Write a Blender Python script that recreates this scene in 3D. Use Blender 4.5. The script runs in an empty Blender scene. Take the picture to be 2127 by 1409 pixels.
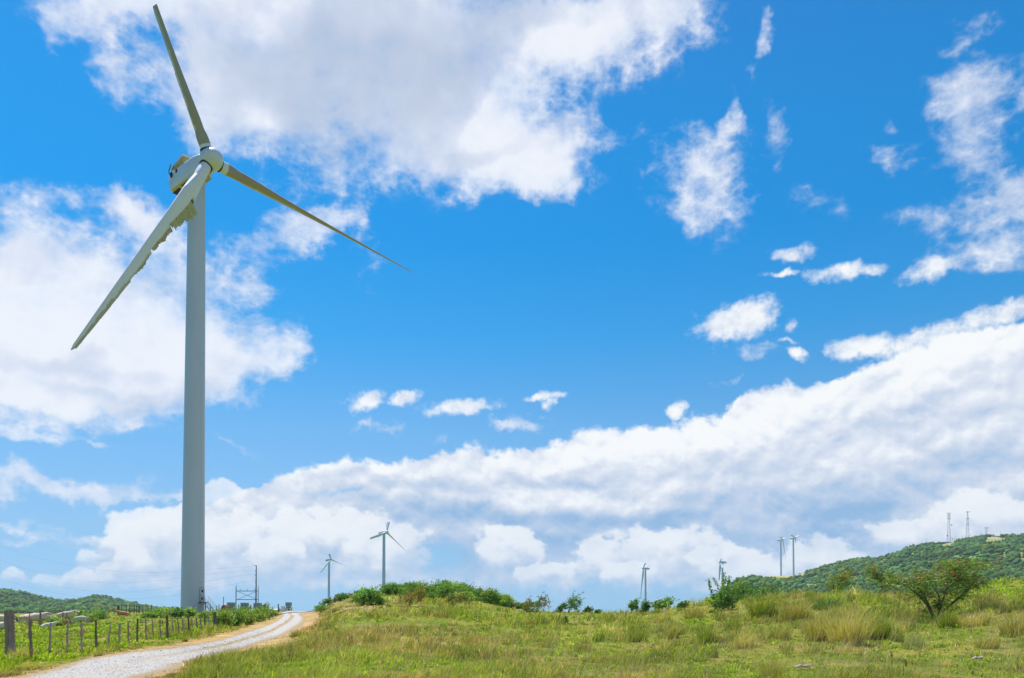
import bpy, bmesh, math, random
import numpy as np
from mathutils import Vector, Matrix

# ------------------------------------------------------------------ camera
F = 1650.0                      # focal length in photo pixels (28 mm lens)
W_, H_ = 2127.0, 1409.0
CX = W_ / 2
PITCH = math.radians(1.45)
HY = 1264.0                     # horizon row
PPY = HY - F * math.tan(PITCH)
EYE = 1.7
sc = bpy.context.scene
cam = bpy.data.cameras.new('camera')
cam.lens = F / W_ * 36.0
cam.sensor_width = 36.0
cam.shift_y = (PPY - H_ / 2) / W_
cam.clip_start = 0.1
cam.clip_end = 90000
cam_ob = bpy.data.objects.new('camera', cam)
sc.collection.objects.link(cam_ob)
cam_ob.location = (0, 0, EYE)
cam_ob.rotation_euler = (math.radians(90) + PITCH, 0, 0)
sc.camera = cam_ob


def at(x, y, Y):
    """world point at distance Y whose bearing and height match a photo measurement"""
    v = (PPY - y) / F
    d = (((x - CX) / F), math.cos(PITCH) - v * math.sin(PITCH), math.sin(PITCH) + v * math.cos(PITCH))
    s = Y / d[1]
    return Vector((d[0] * s, Y, EYE + d[2] * s))


def tanel(y):
    v = (PPY - y) / F
    return (np.sin(PITCH) + v * np.cos(PITCH)) / (np.cos(PITCH) - v * np.sin(PITCH))


# ------------------------------------------------------------------ render settings
sc.view_settings.view_transform = 'Standard'
sc.view_settings.look = 'None'
sc.view_settings.exposure = 0.45
EXPO = 2 ** 0.45
sc.view_settings.gamma = 1.0
sc.render.engine = 'CYCLES'
sc.cycles.max_bounces = 6
sc.cycles.diffuse_bounces = 3
sc.cycles.glossy_bounces = 2
sc.cycles.transmission_bounces = 4
sc.cycles.volume_bounces = 0
sc.cycles.transparent_max_bounces = 8
sc.cycles.use_denoising = True
sc.cycles.adaptive_threshold = 0.006

# ------------------------------------------------------------------ sun
SUN_EL = math.radians(66)
SUN_AZ = math.radians(-38)        # from +Y towards +X
sd = Vector((math.sin(SUN_AZ) * math.cos(SUN_EL), math.cos(SUN_AZ) * math.cos(SUN_EL), math.sin(SUN_EL)))
sun = bpy.data.lights.new('sun', 'SUN')
sun.energy = 4.8
sun.angle = math.radians(0.53)
sun.color = (1.0, 0.96, 0.90)
sun_ob = bpy.data.objects.new('sun', sun)
sc.collection.objects.link(sun_ob)
sun_ob.rotation_euler = sd.to_track_quat('Z', 'Y').to_euler()


def srgb(r, g, b):
    f = lambda c: (c / 12.92) if c <= 0.04045 else ((c + 0.055) / 1.055) ** 2.4
    return tuple(f(q / 255.0) for q in (r, g, b))


# ------------------------------------------------------------------ clouds: a procedural field of colour and cover over azimuth and elevation
def _fade(t): return t * t * t * (t * (t * 6 - 15) + 10)


def lnoise(u, v, period, seed):
    """gradient noise on the grid u (columns) x v (rows), one lattice cell = period; range about -1..1"""
    a = u / period; b = v / period
    ia = np.floor(a).astype(np.int64); ib = np.floor(b).astype(np.int64)
    a0, b0 = ia.min(), ib.min()
    na, nb = ia.max() - a0 + 2, ib.max() - b0 + 2
    # lattice gradients from a hash, so that any grid sees the same noise
    jj, ii = np.meshgrid(np.arange(b0, b0 + nb), np.arange(a0, a0 + na), indexing='ij')
    h = (ii * 374761393 + jj * 668265263 + seed * 1442695041) & 0xffffffff
    h = ((h ^ (h >> 13)) * 1274126177) & 0xffffffff
    h = ((h ^ (h >> 16)) * 2246822519) & 0xffffffff
    th = (h & 0xffff).astype(np.float32) * (2 * np.pi / 65536)
    gx, gy = np.cos(th), np.sin(th)
    fa = (a - ia).astype(np.float32)[None, :]; fb = (b - ib).astype(np.float32)[:, None]
    wa, wb = _fade(fa), _fade(fb)
    A = (ia - a0); B = (ib - b0)

    def gr(db, da):
        r = np.ix_(B + db, A + da)
        return gx[r] * (fa - da) + gy[r] * (fb - db)
    top = gr(0, 0) * (1 - wa) + gr(0, 1) * wa
    bot = gr(1, 0) * (1 - wa) + gr(1, 1) * wa
    return (top * (1 - wb) + bot * wb) * 1.5


def fbm(u, v, period, octs, seed, gain=0.5, kind='n', sv=1.0):
    out = 0; amp = 1.0; tot = 0
    for o in range(octs):
        n = lnoise(u + 37.7 * o, v * sv + 11.3 * o, period / 2 ** o, seed + o * 17)
        if kind == 'b': n = np.abs(n) * 2 - 0.55
        if kind == 'r': n = 0.55 - np.abs(n) * 2
        out = out + amp * n; tot += amp; amp *= gain
    return out / tot ** 0.5 / 0.9


def bil(img, r, c):
    r = np.clip(r, 0, img.shape[0] - 1.001); c = np.clip(c, 0, img.shape[1] - 1.001)
    r0 = r.astype(np.int32); c0 = c.astype(np.int32)
    fr = (r - r0); fc = (c - c0)
    a = img[r0, c0]; b = img[r0, c0 + 1]; d = img[r0 + 1, c0]; e = img[r0 + 1, c0 + 1]
    return (a * (1 - fc) + b * fc) * (1 - fr) + (d * (1 - fc) + e * fc) * fr


def sstep(x, a, b):
    t = np.clip((x - a) / (b - a), 0, 1)
    return t * t * (3 - 2 * t)


# outlines of the clouds, in degrees-like units of the field (x to the right, y downwards)
WISP = [
    (740, 40, 440, 190), (560, 190, 180, 110), (470, 265, 90, 60, 0, .8), (900, 220, 240, 140), (1010, 290, 190, 105, 15),
    (1130, 335, 90, 72), (1185, 60, 175, 95), (1095, 385, 60, 32, 0, .8), (860, 345, 90, 42, 0, .75), (410, 130, 70, 110),
    (1400, 15, 88, 85, -20, .85), (1290, 150, 50, 50, 0, .6), (1290, 50, 90, 70, 0, .62),
    (330, 10, 220, 55, 0, .9), (190, 30, 110, 50, 0, .7), (105, 55, 40, 60, 0, .6),
    (228, 148, 55, 50, 20, .68), (325, 192, 38, 45, 0, .7),
    (660, 335, 75, 50, 0, .5), (740, 355, 60, 40, 0, .52), (705, 440, 30, 60, 35, .55), (765, 530, 26, 50, -20, .48),
    (225, 425, 85, 34, 22, .85), (300, 480, 100, 45, 38, .95), (20, 450, 55, 36, 0, .65), (30, 550, 130, 85, 8, 1.0),
    (60, 700, 290, 150, 0, 1.1), (60, 815, 250, 72, 0, 1.1), (230, 560, 150, 50, 0, .66), (385, 580, 120, 45, 0, .62),
    (560, 500, 125, 52, -10, .68), (650, 480, 78, 42, 0, .66), (330, 760, 190, 88, 0, 1.0), (480, 775, 130, 60, -18, .92),
    (580, 715, 62, 42, -10, .8), (280, 650, 160, 75, 25, .75), (510, 590, 45, 22, 20, .5), (440, 680, 50, 30, 0, .5),
    (40, 915, 120, 17, 3, .75), (220, 922, 45, 8, 0, .5), (100, 1012, 260, 24, 4, .9), (340, 1040, 160, 12, 2, .75),
    (20, 1085, 60, 12, 0, .6), (150, 1108, 180, 14, -3, .65), (250, 1140, 200, 14, 3, .5), (345, 880, 60, 14, 10, .5),
    (1480, 385, 100, 98, 15, .64), (1450, 305, 84, 54, -15, .58), (1500, 400, 40, 50, 0, .3), (1502, 230, 20, 52, -10, .62), (1440, 450, 36, 44, 0, .62),
    (1622, 280, 30, 72, -12, .66), (1585, 88, 18, 58, 28, .64), (1617, 45, 16, 24, 0, .5),
    (2035, 72, 66, 20, -32, .66), (2070, 175, 120, 70, -20, .76), (2010, 240, 90, 74, 0, .66), (2110, 385, 75, 46, -20, .85),
    (2050, 455, 130, 38, -8, .62), (2100, 490, 75, 24, 0, .6), (2050, 320, 80, 50, 20, .6), (1860, 335, 38, 26, 0, .62), (1858, 270, 20, 16, 0, .5),
    (1568, 728, 48, 18, 0, .62), (1655, 668, 20, 16, -30, .5), (1655, 709, 30, 7, 0, .48),
    (1090, 880, 64, 15, -10, .66), (800, 880, 66, 12, 0, .55), (1522, 806, 24, 9, 0, .48), (905, 918, 16, 14, 0, .48),
    (1290, 300, 70, 30, 0, .45), (1960, 330, 90, 60, 0, .42), (2040, 520, 110, 30, 0, .5), (1900, 470, 60, 30, 0, .4), (1700, 420, 60, 30, 0, .3), (60, 400, 120, 30, 0, .45), (130, 500, 120, 50, 0, .55), (480, 620, 120, 60, 0, .5), (560, 400, 60, 40, 0, .45), (470, 940, 60, 10, 0, .35),
]
PUFF = [   # crisp small clouds
    (1648, 527, 52, 18, -6, .75), (1632, 568, 36, 9, -5, .8), (1768, 562, 84, 17, -5, .8), (1945, 556, 64, 26, -18, .85),
    (1535, 665, 86, 38, -18, 1.1), (1664, 738, 22, 15, 10, .9), (760, 833, 48, 22, -12, .8), (843, 824, 34, 15, -18, .95), (950, 848, 80, 18, -4, .8),
    (1140, 820, 50, 10, -8, .85), (1148, 838, 14, 20, 0, .7), (1410, 858, 18, 16, -20, .95),
    (1810, 722, 78, 24, -4, 1.1), (1930, 700, 120, 24, -18, .85), (2080, 655, 100, 26, -18, .9), (1240, 905, 50, 20, 0, .9),
]
CUMU = [   # heaped heads: bright rounded tops that fade downwards
    (300, 1120, 105, 62), (460, 1030, 46, 30, 15), (385, 1090, 50, 45), (490, 1130, 95, 72), (620, 1115, 75, 60), (720, 1110, 80, 52), (780, 1130, 70, 60),
    (105, 1205, 40, 18), (160, 1200, 36, 22), (225, 1190, 40, 38), (275, 1165, 42, 50), (190, 1160, 40, 20), (560, 1160, 70, 50), (30, 1205, 34, 22), (205, 1205, 50, 20),
    (850, 1150, 60, 60), (1350, 1160, 110, 70), (1260, 1165, 60, 50), (1430, 1150, 80, 56), (1160, 1192, 42, 22), (1060, 1150, 80, 60), (1110, 1195, 50, 22),
    (1700, 1165, 100, 55), (1540, 1195, 80, 45), (1480, 1170, 70, 40), (1900, 1110, 110, 50), (2040, 1080, 120, 60), (1300, 1195, 60, 30),
]
EDGE = [(-900, 1150), (-300, 1130), (60, 1190), (150, 1140), (230, 1075), (300, 1055), (420, 1050), (500, 1006), (560, 990), (640, 970), (700, 958), (820, 962), (900, 945), (960, 935), (1040, 942), (1100, 925), (1150, 915),
        (1230, 892), (1270, 905), (1300, 886), (1400, 882), (1500, 868), (1540, 834), (1600, 815), (1650, 806), (1700, 800), (1745, 806), (1780, 775), (1840, 745), (1900, 725), (1960, 705),
        (2040, 690), (2127, 672), (2300, 640), (2800, 640), (4200, 900)]
GREYW = [(760, 150, 380, 170, 0, 1.15), (700, 290, 130, 55, 0, .8), (900, 50, 330, 70, 0, .75), (470, 60, 120, 50, 0, .35), (980, 310, 90, 60, 0, .4), (100, 760, 200, 20, 0, .35), (230, 800, 160, 14, 0, .3), (330, 820, 120, 20, 0, .4)]
BRIGHTW = [(1130, 150, 150, 70, -28, 1.0), (1030, 220, 110, 60, -20, .9), (1090, 375, 90, 40, 0, .7), (540, 50, 80, 50, 0, .6), (560, 240, 60, 40, 0, .5), (1400, 20, 60, 60, 0, .7), (90, 650, 250, 50, 0, .6)]
GREYB = [(1000, 1075, 260, 24, 6, .9), (1300, 1082, 260, 22, 0, .8), (1620, 1035, 260, 36, -4, .75), (1740, 1085, 170, 55, -22, 1.15),
         (2000, 975, 170, 40, -8, .7), (850, 1012, 160, 14, 8, .5), (1180, 1012, 200, 12, 10, .5), (2010, 1085, 150, 26, -20, .5), (640, 1150, 60, 30, 0, .4),
         (1060, 1190, 140, 30, 0, .5), (1180, 1130, 120, 30, 0, .8), (1500, 1120, 140, 40, 10, .7), (920, 1150, 90, 50, 0, 1.0), (690, 1030, 90, 16, 0, .6)]
BRIGHTB = [(1500, 900, 220, 30, -8, .7), (1900, 760, 280, 40, -16, .8), (1150, 960, 240, 22, -10, .7), (760, 975, 120, 12, 0, .5), (1650, 860, 160, 40, -10, .5), (1250, 1040, 160, 20, 0, .5)]


def cloud_field(az, el):
    """az (1-D), el (1-D) in radians -> rows x cols x RGBA"""
    az = az.astype(np.float64); el = el.astype(np.float64)
    u = az * F; v = -el * F                      # noise coordinates, one unit = one photo pixel
    du = abs(u[1] - u[0])
    AZ, EL = np.meshgrid(az, el)
    front = np.abs(AZ) < 1.25
    tx = np.tan(np.clip(AZ, -1.25, 1.25))
    te = np.tan(np.clip(EL, -0.5, 1.3)) / np.cos(np.clip(AZ, -1.25, 1.25))
    vv = (te * math.cos(PITCH) - math.sin(PITCH)) / (math.cos(PITCH) + te * math.sin(PITCH))
    X = (CX + F * tx).astype(np.float32); Y = (PPY - F * vv).astype(np.float32)
    del tx, te, vv
    NO = int(max(2, min(6, math.log2(60 / du))))
    w1x = fbm(u, v, 170, 2, 1); w1y = fbm(u, v, 170, 2, 2)
    w2x = fbm(u, v, 64, NO, 3, .62); w2y = fbm(u, v, 64, NO, 4, .62)

    def warp(a, b): return X + a * w1x + b * w2x, Y + (a * w1y + b * w2y) * 0.8

    def blobs(lst, XX, YY, hard=0.55, soft=1.5, mode='max'):
        acc = np.zeros_like(XX)
        for bb in lst:
            x, y, rx, ry = bb[:4]; rot = math.radians(bb[4]) if len(bb) > 4 else 0; w = bb[5] if len(bb) > 5 else 1
            m = (np.abs(XX - x) < max(rx, ry) * soft * 1.05) & (np.abs(YY - y) < max(rx, ry) * soft * 1.05)
            if not m.any(): continue
            r = np.where(m.any(1))[0]; c = np.where(m.any(0))[0]
            sl = (slice(r[0], r[-1] + 1), slice(c[0], c[-1] + 1))
            dx = XX[sl] - x; dy = YY[sl] - y
            p = (dx * math.cos(rot) + dy * math.sin(rot)) / rx; q = (-dx * math.sin(rot) + dy * math.cos(rot)) / ry
            f = w * (1 - sstep(np.sqrt(p * p + q * q), hard, soft)) * front[sl]
            acc[sl] = np.maximum(acc[sl], f) if mode == 'max' else acc[sl] + f - acc[sl] * f
        return acc

    # ---- wispy high layer
    XX, YY = warp(40, 26)
    C = blobs(WISP, XX, YY, .25, 1.75, 'sum')
    n = fbm(u, v, 120, NO + 2, 7, .58) * .6
    rid = fbm(u, v * 1.3, 60, NO + 1, 9, .6, 'r') * .42
    back = (1 - sstep(np.cos(AZ), -0.2, 0.35)) * 1.0
    gen = fbm(u, v * 1.6, 900, NO + 3, 31, .5) * .9 - .12
    side = np.clip((np.abs(AZ) - 0.62) / 0.25, 0, 1)
    C = np.maximum(C, np.clip(gen, 0, 1) * np.clip(side, 0, 1))
    fil = fbm(u * .8 + 300, v * 1.5, 55, NO + 1, 91, .65, 'r')
    d = C * 1.0 + (n * 0.62 + rid * 0.36 + fil * 0.24) * (1.10 - 0.85 * sstep(C, 0.62, 1.04)) - 0.16 + 0.22 * sstep(C, 0.85, 1.0)
    Aw = sstep(d, 0.04, 1.18) * sstep(C, 0.0, 0.35)
    Nl = fbm(u, v, 150, 3, 12, .5)
    Nls = fbm(u + 14, v + 26, 150, 3, 12, .5)
    Nf = fbm(u, v, 60, NO, 13, .55); Nfs = fbm(u + 4, v + 9, 60, NO, 13, .55)
    XG, YG = warp(60, 20)
    gr = blobs(GREYW, XG, YG, 0.1, 1.5) - blobs(BRIGHTW, XG, YG, 0.1, 1.5)
    s = 0.68 + 0.30 * Aw - 0.66 * np.clip(gr, -0.35, 1) + 0.22 * (Nl - Nls) + 0.08 * (Nf - Nfs) * (1 - np.clip(gr, 0, 1)) + 0.04 * n
    del Nl, Nls, Nf, Nfs, n, rid, gr

    def ramp(s, stops):
        st = np.array([q[0] for q in stops]); cc = np.array([q[1] for q in stops])
        return np.stack([np.interp(s, st, cc[:, k]) for k in range(3)], -1).astype(np.float32)
    colw = ramp(s, [(0.0, srgb(172, 196, 224)), (0.3, srgb(198, 208, 226)), (0.65, srgb(214, 222, 238)), (0.85, srgb(232, 236, 247)), (1.0, srgb(248, 250, 255))])

    # ---- cumulus bank
    XB, YB = warp(16, 17)
    ex = np.array([q[0] for q in EDGE], float); ey = np.array([q[1] for q in EDGE], float)
    below = (YB - np.interp(XB, ex, ey)) * front
    bill = fbm(u, v * 1.5, 120, NO + 2, 21, .55, 'b')
    fine = fbm(u, v * 1.2, 26, NO, 27, .55)
    left = sstep(XB - np.interp(YB, [960, 1000, 1050, 1090, 1200], [560, 520, 330, 200, 110]), -40, 90)
    under = 1 - 0.10 * sstep(YB, 1085, 1170) - 0.90 * sstep(YB, 1195, 1262)
    Cb = sstep(below, -26, 30) * left * under
    holes = blobs([(690, 1030, 80, 14, 0, .5), (920, 1160, 60, 40, 0, .6), (1240, 1225, 60, 20, 0, .5)], XB, YB, .2, 1.5)
    Cb = Cb - holes
    XP, YP = X + 8 * w1x + 15 * w2x, Y + 6 * w1y + 11 * w2y
    fine2 = fbm(u, v * 1.2, 34, NO + 1, 61, .65)
    dp = blobs(PUFF, XP, YP, .15, 1.75) + fine2 * 0.30
    Ap = sstep(dp, 0.22, 0.95) * sstep(Y + 0 * X, -2000, 0)
    Ap *= sstep(blobs(PUFF, XP, YP, .15, 2.2), 0.02, 0.3)
    db = Cb + bill * -0.16 + fine * 0.22
    soft = sstep(YB, 1070, 1190) * 0.30
    Ab = sstep(db, 0.30 - soft * .5, 0.78 + soft)
    Ab = Ab + Ap - Ab * Ap
    # heads
    XH, YH = X + 14 * w1x + 13 * w2x, Y + 10 * w1y + 12 * w2y
    n2 = fbm(u, v * 1.2, 140, 4, 71, .55) * 0.5
    Hc = np.zeros_like(X); Hs = np.zeros_like(X)
    for bb in CUMU:
        x, y, rx, ry = bb[:4]
        m = (np.abs(XH - x) < rx * 1.7) & (np.abs(YH - y) < ry * 1.9)
        if not m.any(): continue
        r = np.where(m.any(1))[0]; c = np.where(m.any(0))[0]
        sl = (slice(r[0], r[-1] + 1), slice(c[0], c[-1] + 1))
        p = (XH[sl] - x) / rx; q = (YH[sl] - y) / ry
        bq = bill[sl]
        rr = np.sqrt(p * p + q * q) + bq * 0.34 - fine[sl] * 0.12
        lo = sstep(q, -0.4, 1.2)                        # 0 top .. 1 bottom
        f = (1 - sstep(rr, 0.80 - lo * .62, 1.06 + lo * .35)) * (1 - 0.85 * sstep(q, -0.1, 1.0)) * np.clip(0.94 + n2[sl], 0, 1)
        br = np.clip(1.04 - lo * 0.72 - 0.16 * p - bq * 0.30 + fine[sl] * .1, 0, 1)
        Hs[sl] = Hs[sl] * (1 - f) + br * f
        Hc[sl] = Hc[sl] + f - Hc[sl] * f
    XG, YG = warp(30, 10)
    gb = blobs(GREYB, XG, YG, 0.0, 1.6, 'sum') - blobs(BRIGHTB, XG, YG, 0.0, 1.6)
    L1 = bill - fbm(u + 9, v * 1.5 + 26, 120, NO + 2, 21, .55, 'b')
    L2 = fbm(u, v * 1.5, 240, 3, 41, .5) - fbm(u + 10, v * 1.5 + 50, 240, 3, 41, .5)
    rim = np.exp(-np.clip(below, 0, 400) / 45.0)
    L3 = fbm(u, v * 1.2, 40, NO, 81, .55) - fbm(u + 4, v * 1.2 + 9, 40, NO, 81, .55)
    sb = 0.74 + 0.20 * rim - 0.55 * np.clip(gb, -.45, 1.2) - 0.25 * L1 + 0.22 * L2 + 0.09 * L3 - 0.07 * sstep(YB, 900, 1060) - 0.10 * sstep(YB, 1040, 1150) + 0.03 * fine
    STOPS = [(0.0, srgb(146, 184, 224)), (0.28, srgb(176, 200, 230)), (0.55, srgb(205, 217, 236)), (0.78, srgb(228, 234, 245)), (0.95, srgb(246, 249, 253)), (1.1, srgb(254, 255, 255))]
    colb = ramp(sb, STOPS)
    colh = ramp(Hs / np.maximum(Hc, .01) * 1.02, STOPS)
    # composite: wisps, bank, heads
    pal = 0.93
    A = Aw * pal; Cc = colw * A[..., None]
    a = Ab * 0.97; Cc = Cc * (1 - a[..., None]) + colb * a[..., None]; A = A + a - A * a
    a = Hc * 0.82; Cc = Cc * (1 - a[..., None]) + colh * a[..., None]; A = A + a - A * a
    # the lowest air veils everything
    out = np.empty(X.shape + (4,), np.float32)
    out[..., :3] = Cc / np.maximum(A, 1e-3)[..., None]
    out[..., 3] = A * (EL > -0.02)
    return out
# ------------------------------------------------------------------ world nodes
class G:
    """short-hand for node maths"""
    def __init__(s, t): s.t = t

    def new(s, kind, **kw):
        n = s.t.nodes.new(kind)
        for k, v in kw.items(): setattr(n, k, v)
        return n

    def put(s, sock, v):
        if isinstance(v, bpy.types.NodeSocket): s.t.links.new(v, sock)
        else: sock.default_value = v

    def m(s, op, a, b=None, c=None, clamp=False):
        n = s.new('ShaderNodeMath', operation=op, use_clamp=clamp)
        s.put(n.inputs[0], a)
        if b is not None: s.put(n.inputs[1], b)
        if c is not None: s.put(n.inputs[2], c)
        return n.outputs[0]

    def xyz(s, x, y, z):
        n = s.new('ShaderNodeCombineXYZ')
        for i, q in enumerate((x, y, z)): s.put(n.inputs[i], q)
        return n.outputs[0]

    def step(s, val, lo, hi, a=0.0, b=1.0, kind='SMOOTHSTEP'):
        n = s.new('ShaderNodeMapRange', interpolation_type=kind)
        n.clamp = True
        s.put(n.inputs['Value'], val)
        s.put(n.inputs['From Min'], lo); s.put(n.inputs['From Max'], hi)
        s.put(n.inputs['To Min'], a); s.put(n.inputs['To Max'], b)
        return n.outputs[0]

    def noise(s, vec, scale, detail=6, rough=0.55, dist=0.0, color=False):
        n = s.new('ShaderNodeTexNoise')
        if vec is not None: s.put(n.inputs['Vector'], vec)
        n.inputs['Scale'].default_value = scale
        n.inputs['Detail'].default_value = detail
        n.inputs['Roughness'].default_value = rough
        n.inputs['Distortion'].default_value = dist
        return n.outputs['Color' if color else 'Fac']

    def mix(s, f, a, b, blend='MIX'):
        n = s.new('ShaderNodeMix', data_type='RGBA', blend_type=blend)
        s.put(n.inputs['Factor'], f)
        s.put(n.inputs['A'], (a[0], a[1], a[2], 1.0) if isinstance(a, tuple) else a)
        s.put(n.inputs['B'], (b[0], b[1], b[2], 1.0) if isinstance(b, tuple) else b)
        return n.outputs['Result']

    def ramp(s, fac, stops, interp='LINEAR'):
        n = s.new('ShaderNodeValToRGB')
        s.put(n.inputs[0], fac)
        cr = n.color_ramp
        cr.interpolation = interp
        while len(cr.elements) > 1: cr.elements.remove(cr.elements[-1])
        cr.elements[0].position = stops[0][0]; cr.elements[0].color = (*stops[0][1], 1)
        for p, c in stops[1:]:
            e = cr.elements.new(p); e.color = (*c, 1)
        return n.outputs[0]


world = bpy.data.worlds.new('World')
sc.world = world
world.use_nodes = True
world.cycles.sampling_method = 'MANUAL'
world.cycles.sample_map_resolution = 256
wt = world.node_tree
for n in list(wt.nodes): wt.nodes.remove(n)
g = G(wt)
tc = g.new('ShaderNodeTexCoord')
sep = g.new('ShaderNodeSeparateXYZ'); wt.links.new(tc.outputs['Generated'], sep.inputs[0])
AZn = g.m('ARCTAN2', sep.outputs[0], sep.outputs[1])
ELn = g.m('ARCSINE', sep.outputs[2])


def cloud_image(name, a0, a1, e0, e1, w, h):
    az = a0 + (np.arange(w) + 0.5) * (a1 - a0) / w
    el = e0 + (np.arange(h) + 0.5) * (e1 - e0) / h
    px = cloud_field(az, el)
    im = bpy.data.images.new(name, w, h, alpha=True, float_buffer=True)
    im.colorspace_settings.name = 'Non-Color'
    im.alpha_mode = 'CHANNEL_PACKED'
    im.pixels.foreach_set(np.ascontiguousarray(px, dtype=np.float32).ravel())
    im.update()
    im.pack()
    t = g.new('ShaderNodeTexImage', image=im, extension='EXTEND', interpolation='Linear')
    uu = g.m('MULTIPLY_ADD', AZn, 1 / (a1 - a0), -a0 / (a1 - a0))
    vv = g.m('MULTIPLY_ADD', ELn, 1 / (e1 - e0), -e0 / (e1 - e0))
    wt.links.new(g.xyz(uu, vv, 0.0), t.inputs['Vector'])
    return t.outputs['Color'], t.outputs['Alpha']


R_ = math.radians
cf, af = cloud_image('clouds ahead', R_(-40), R_(40), R_(-2), R_(46), 1600, 960)
ca, aa = cloud_image('clouds all round', R_(-180), R_(180), R_(-3), R_(90), 1080, 280)
win = g.m('MULTIPLY', g.step(g.m('ABSOLUTE', AZn), R_(39.5), R_(37.5)), g.step(ELn, R_(45.8), R_(43)))
ccol = g.mix(win, ca, cf)
cal = g.m('ADD', g.m('MULTIPLY', af, win), g.m('MULTIPLY', aa, g.m('SUBTRACT', 1.0, win)))

sky = g.new('ShaderNodeTexSky', sky_type='NISHITA')
sky.sun_disc = False
sky.sun_elevation = SUN_EL
sky.sun_rotation = SUN_AZ
sky.altitude = 50
sky.air_density = 1.0
sky.dust_density = 0.3
sky.ozone_density = 2.0
STR = 0.10
# clear tropical air: Nishita colours graded with height (elevation in degrees / 90)
nis = [(50, (.142, .230, .418)), (300, (.152, .247, .442)), (500, (.166, .271, .472)), (700, (.195, .314, .522)), (900, (.256, .398, .601)), (1000, (.316, .472, .648)),
       (1100, (.424, .578, .671)), (1150, (.509, .639, .649)), (1200, (.613, .677, .578)), (1240, (.659, .637, .478)), (1260, (.623, .574, .420))]
tgt_y = [0, 300, 500, 700, 900, 1000, 1100, 1200, 1262]
tgt = np.array([srgb(*q) for q in [(40, 130, 208), (28, 139, 216), (24, 143, 220), (52, 155, 225), (104, 172, 229), (120, 180, 230), (134, 186, 228), (140, 190, 227), (143, 192, 226)]])
stops = []
for y, c in reversed(nis):
    e = math.degrees(math.atan(tanel(y))) / 90
    stops.append((max(0, e), tuple(np.interp(y, tgt_y, tgt[:, k]) / c[k] / 3.0 for k in range(3))))
stops.append((0.75, (.10, .22, .50))); 
tint = g.ramp(g.m('MULTIPLY', ELn, 2 / math.pi), stops)
base = g.mix(1.0, sky.outputs[0], tint, 'MULTIPLY')
vm = g.new('ShaderNodeVectorMath', operation='SCALE'); wt.links.new(base, vm.inputs[0]); vm.inputs['Scale'].default_value = 3.0 / EXPO
vc = g.new('ShaderNodeVectorMath', operation='SCALE'); wt.links.new(ccol, vc.inputs[0]); vc.inputs['Scale'].default_value = 1.0 / STR / EXPO
out = g.mix(cal, vm.outputs[0], vc.outputs[0])
bg = g.new('ShaderNodeBackground')
wt.links.new(out, bg.inputs['Color'])
bg.inputs['Strength'].default_value = STR
wo = g.new('ShaderNodeOutputWorld')
wt.links.new(bg.outputs[0], wo.inputs['Surface'])
# ------------------------------------------------------------------ helpers
COL = sc.collection
rng = np.random.default_rng(11)


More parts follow.
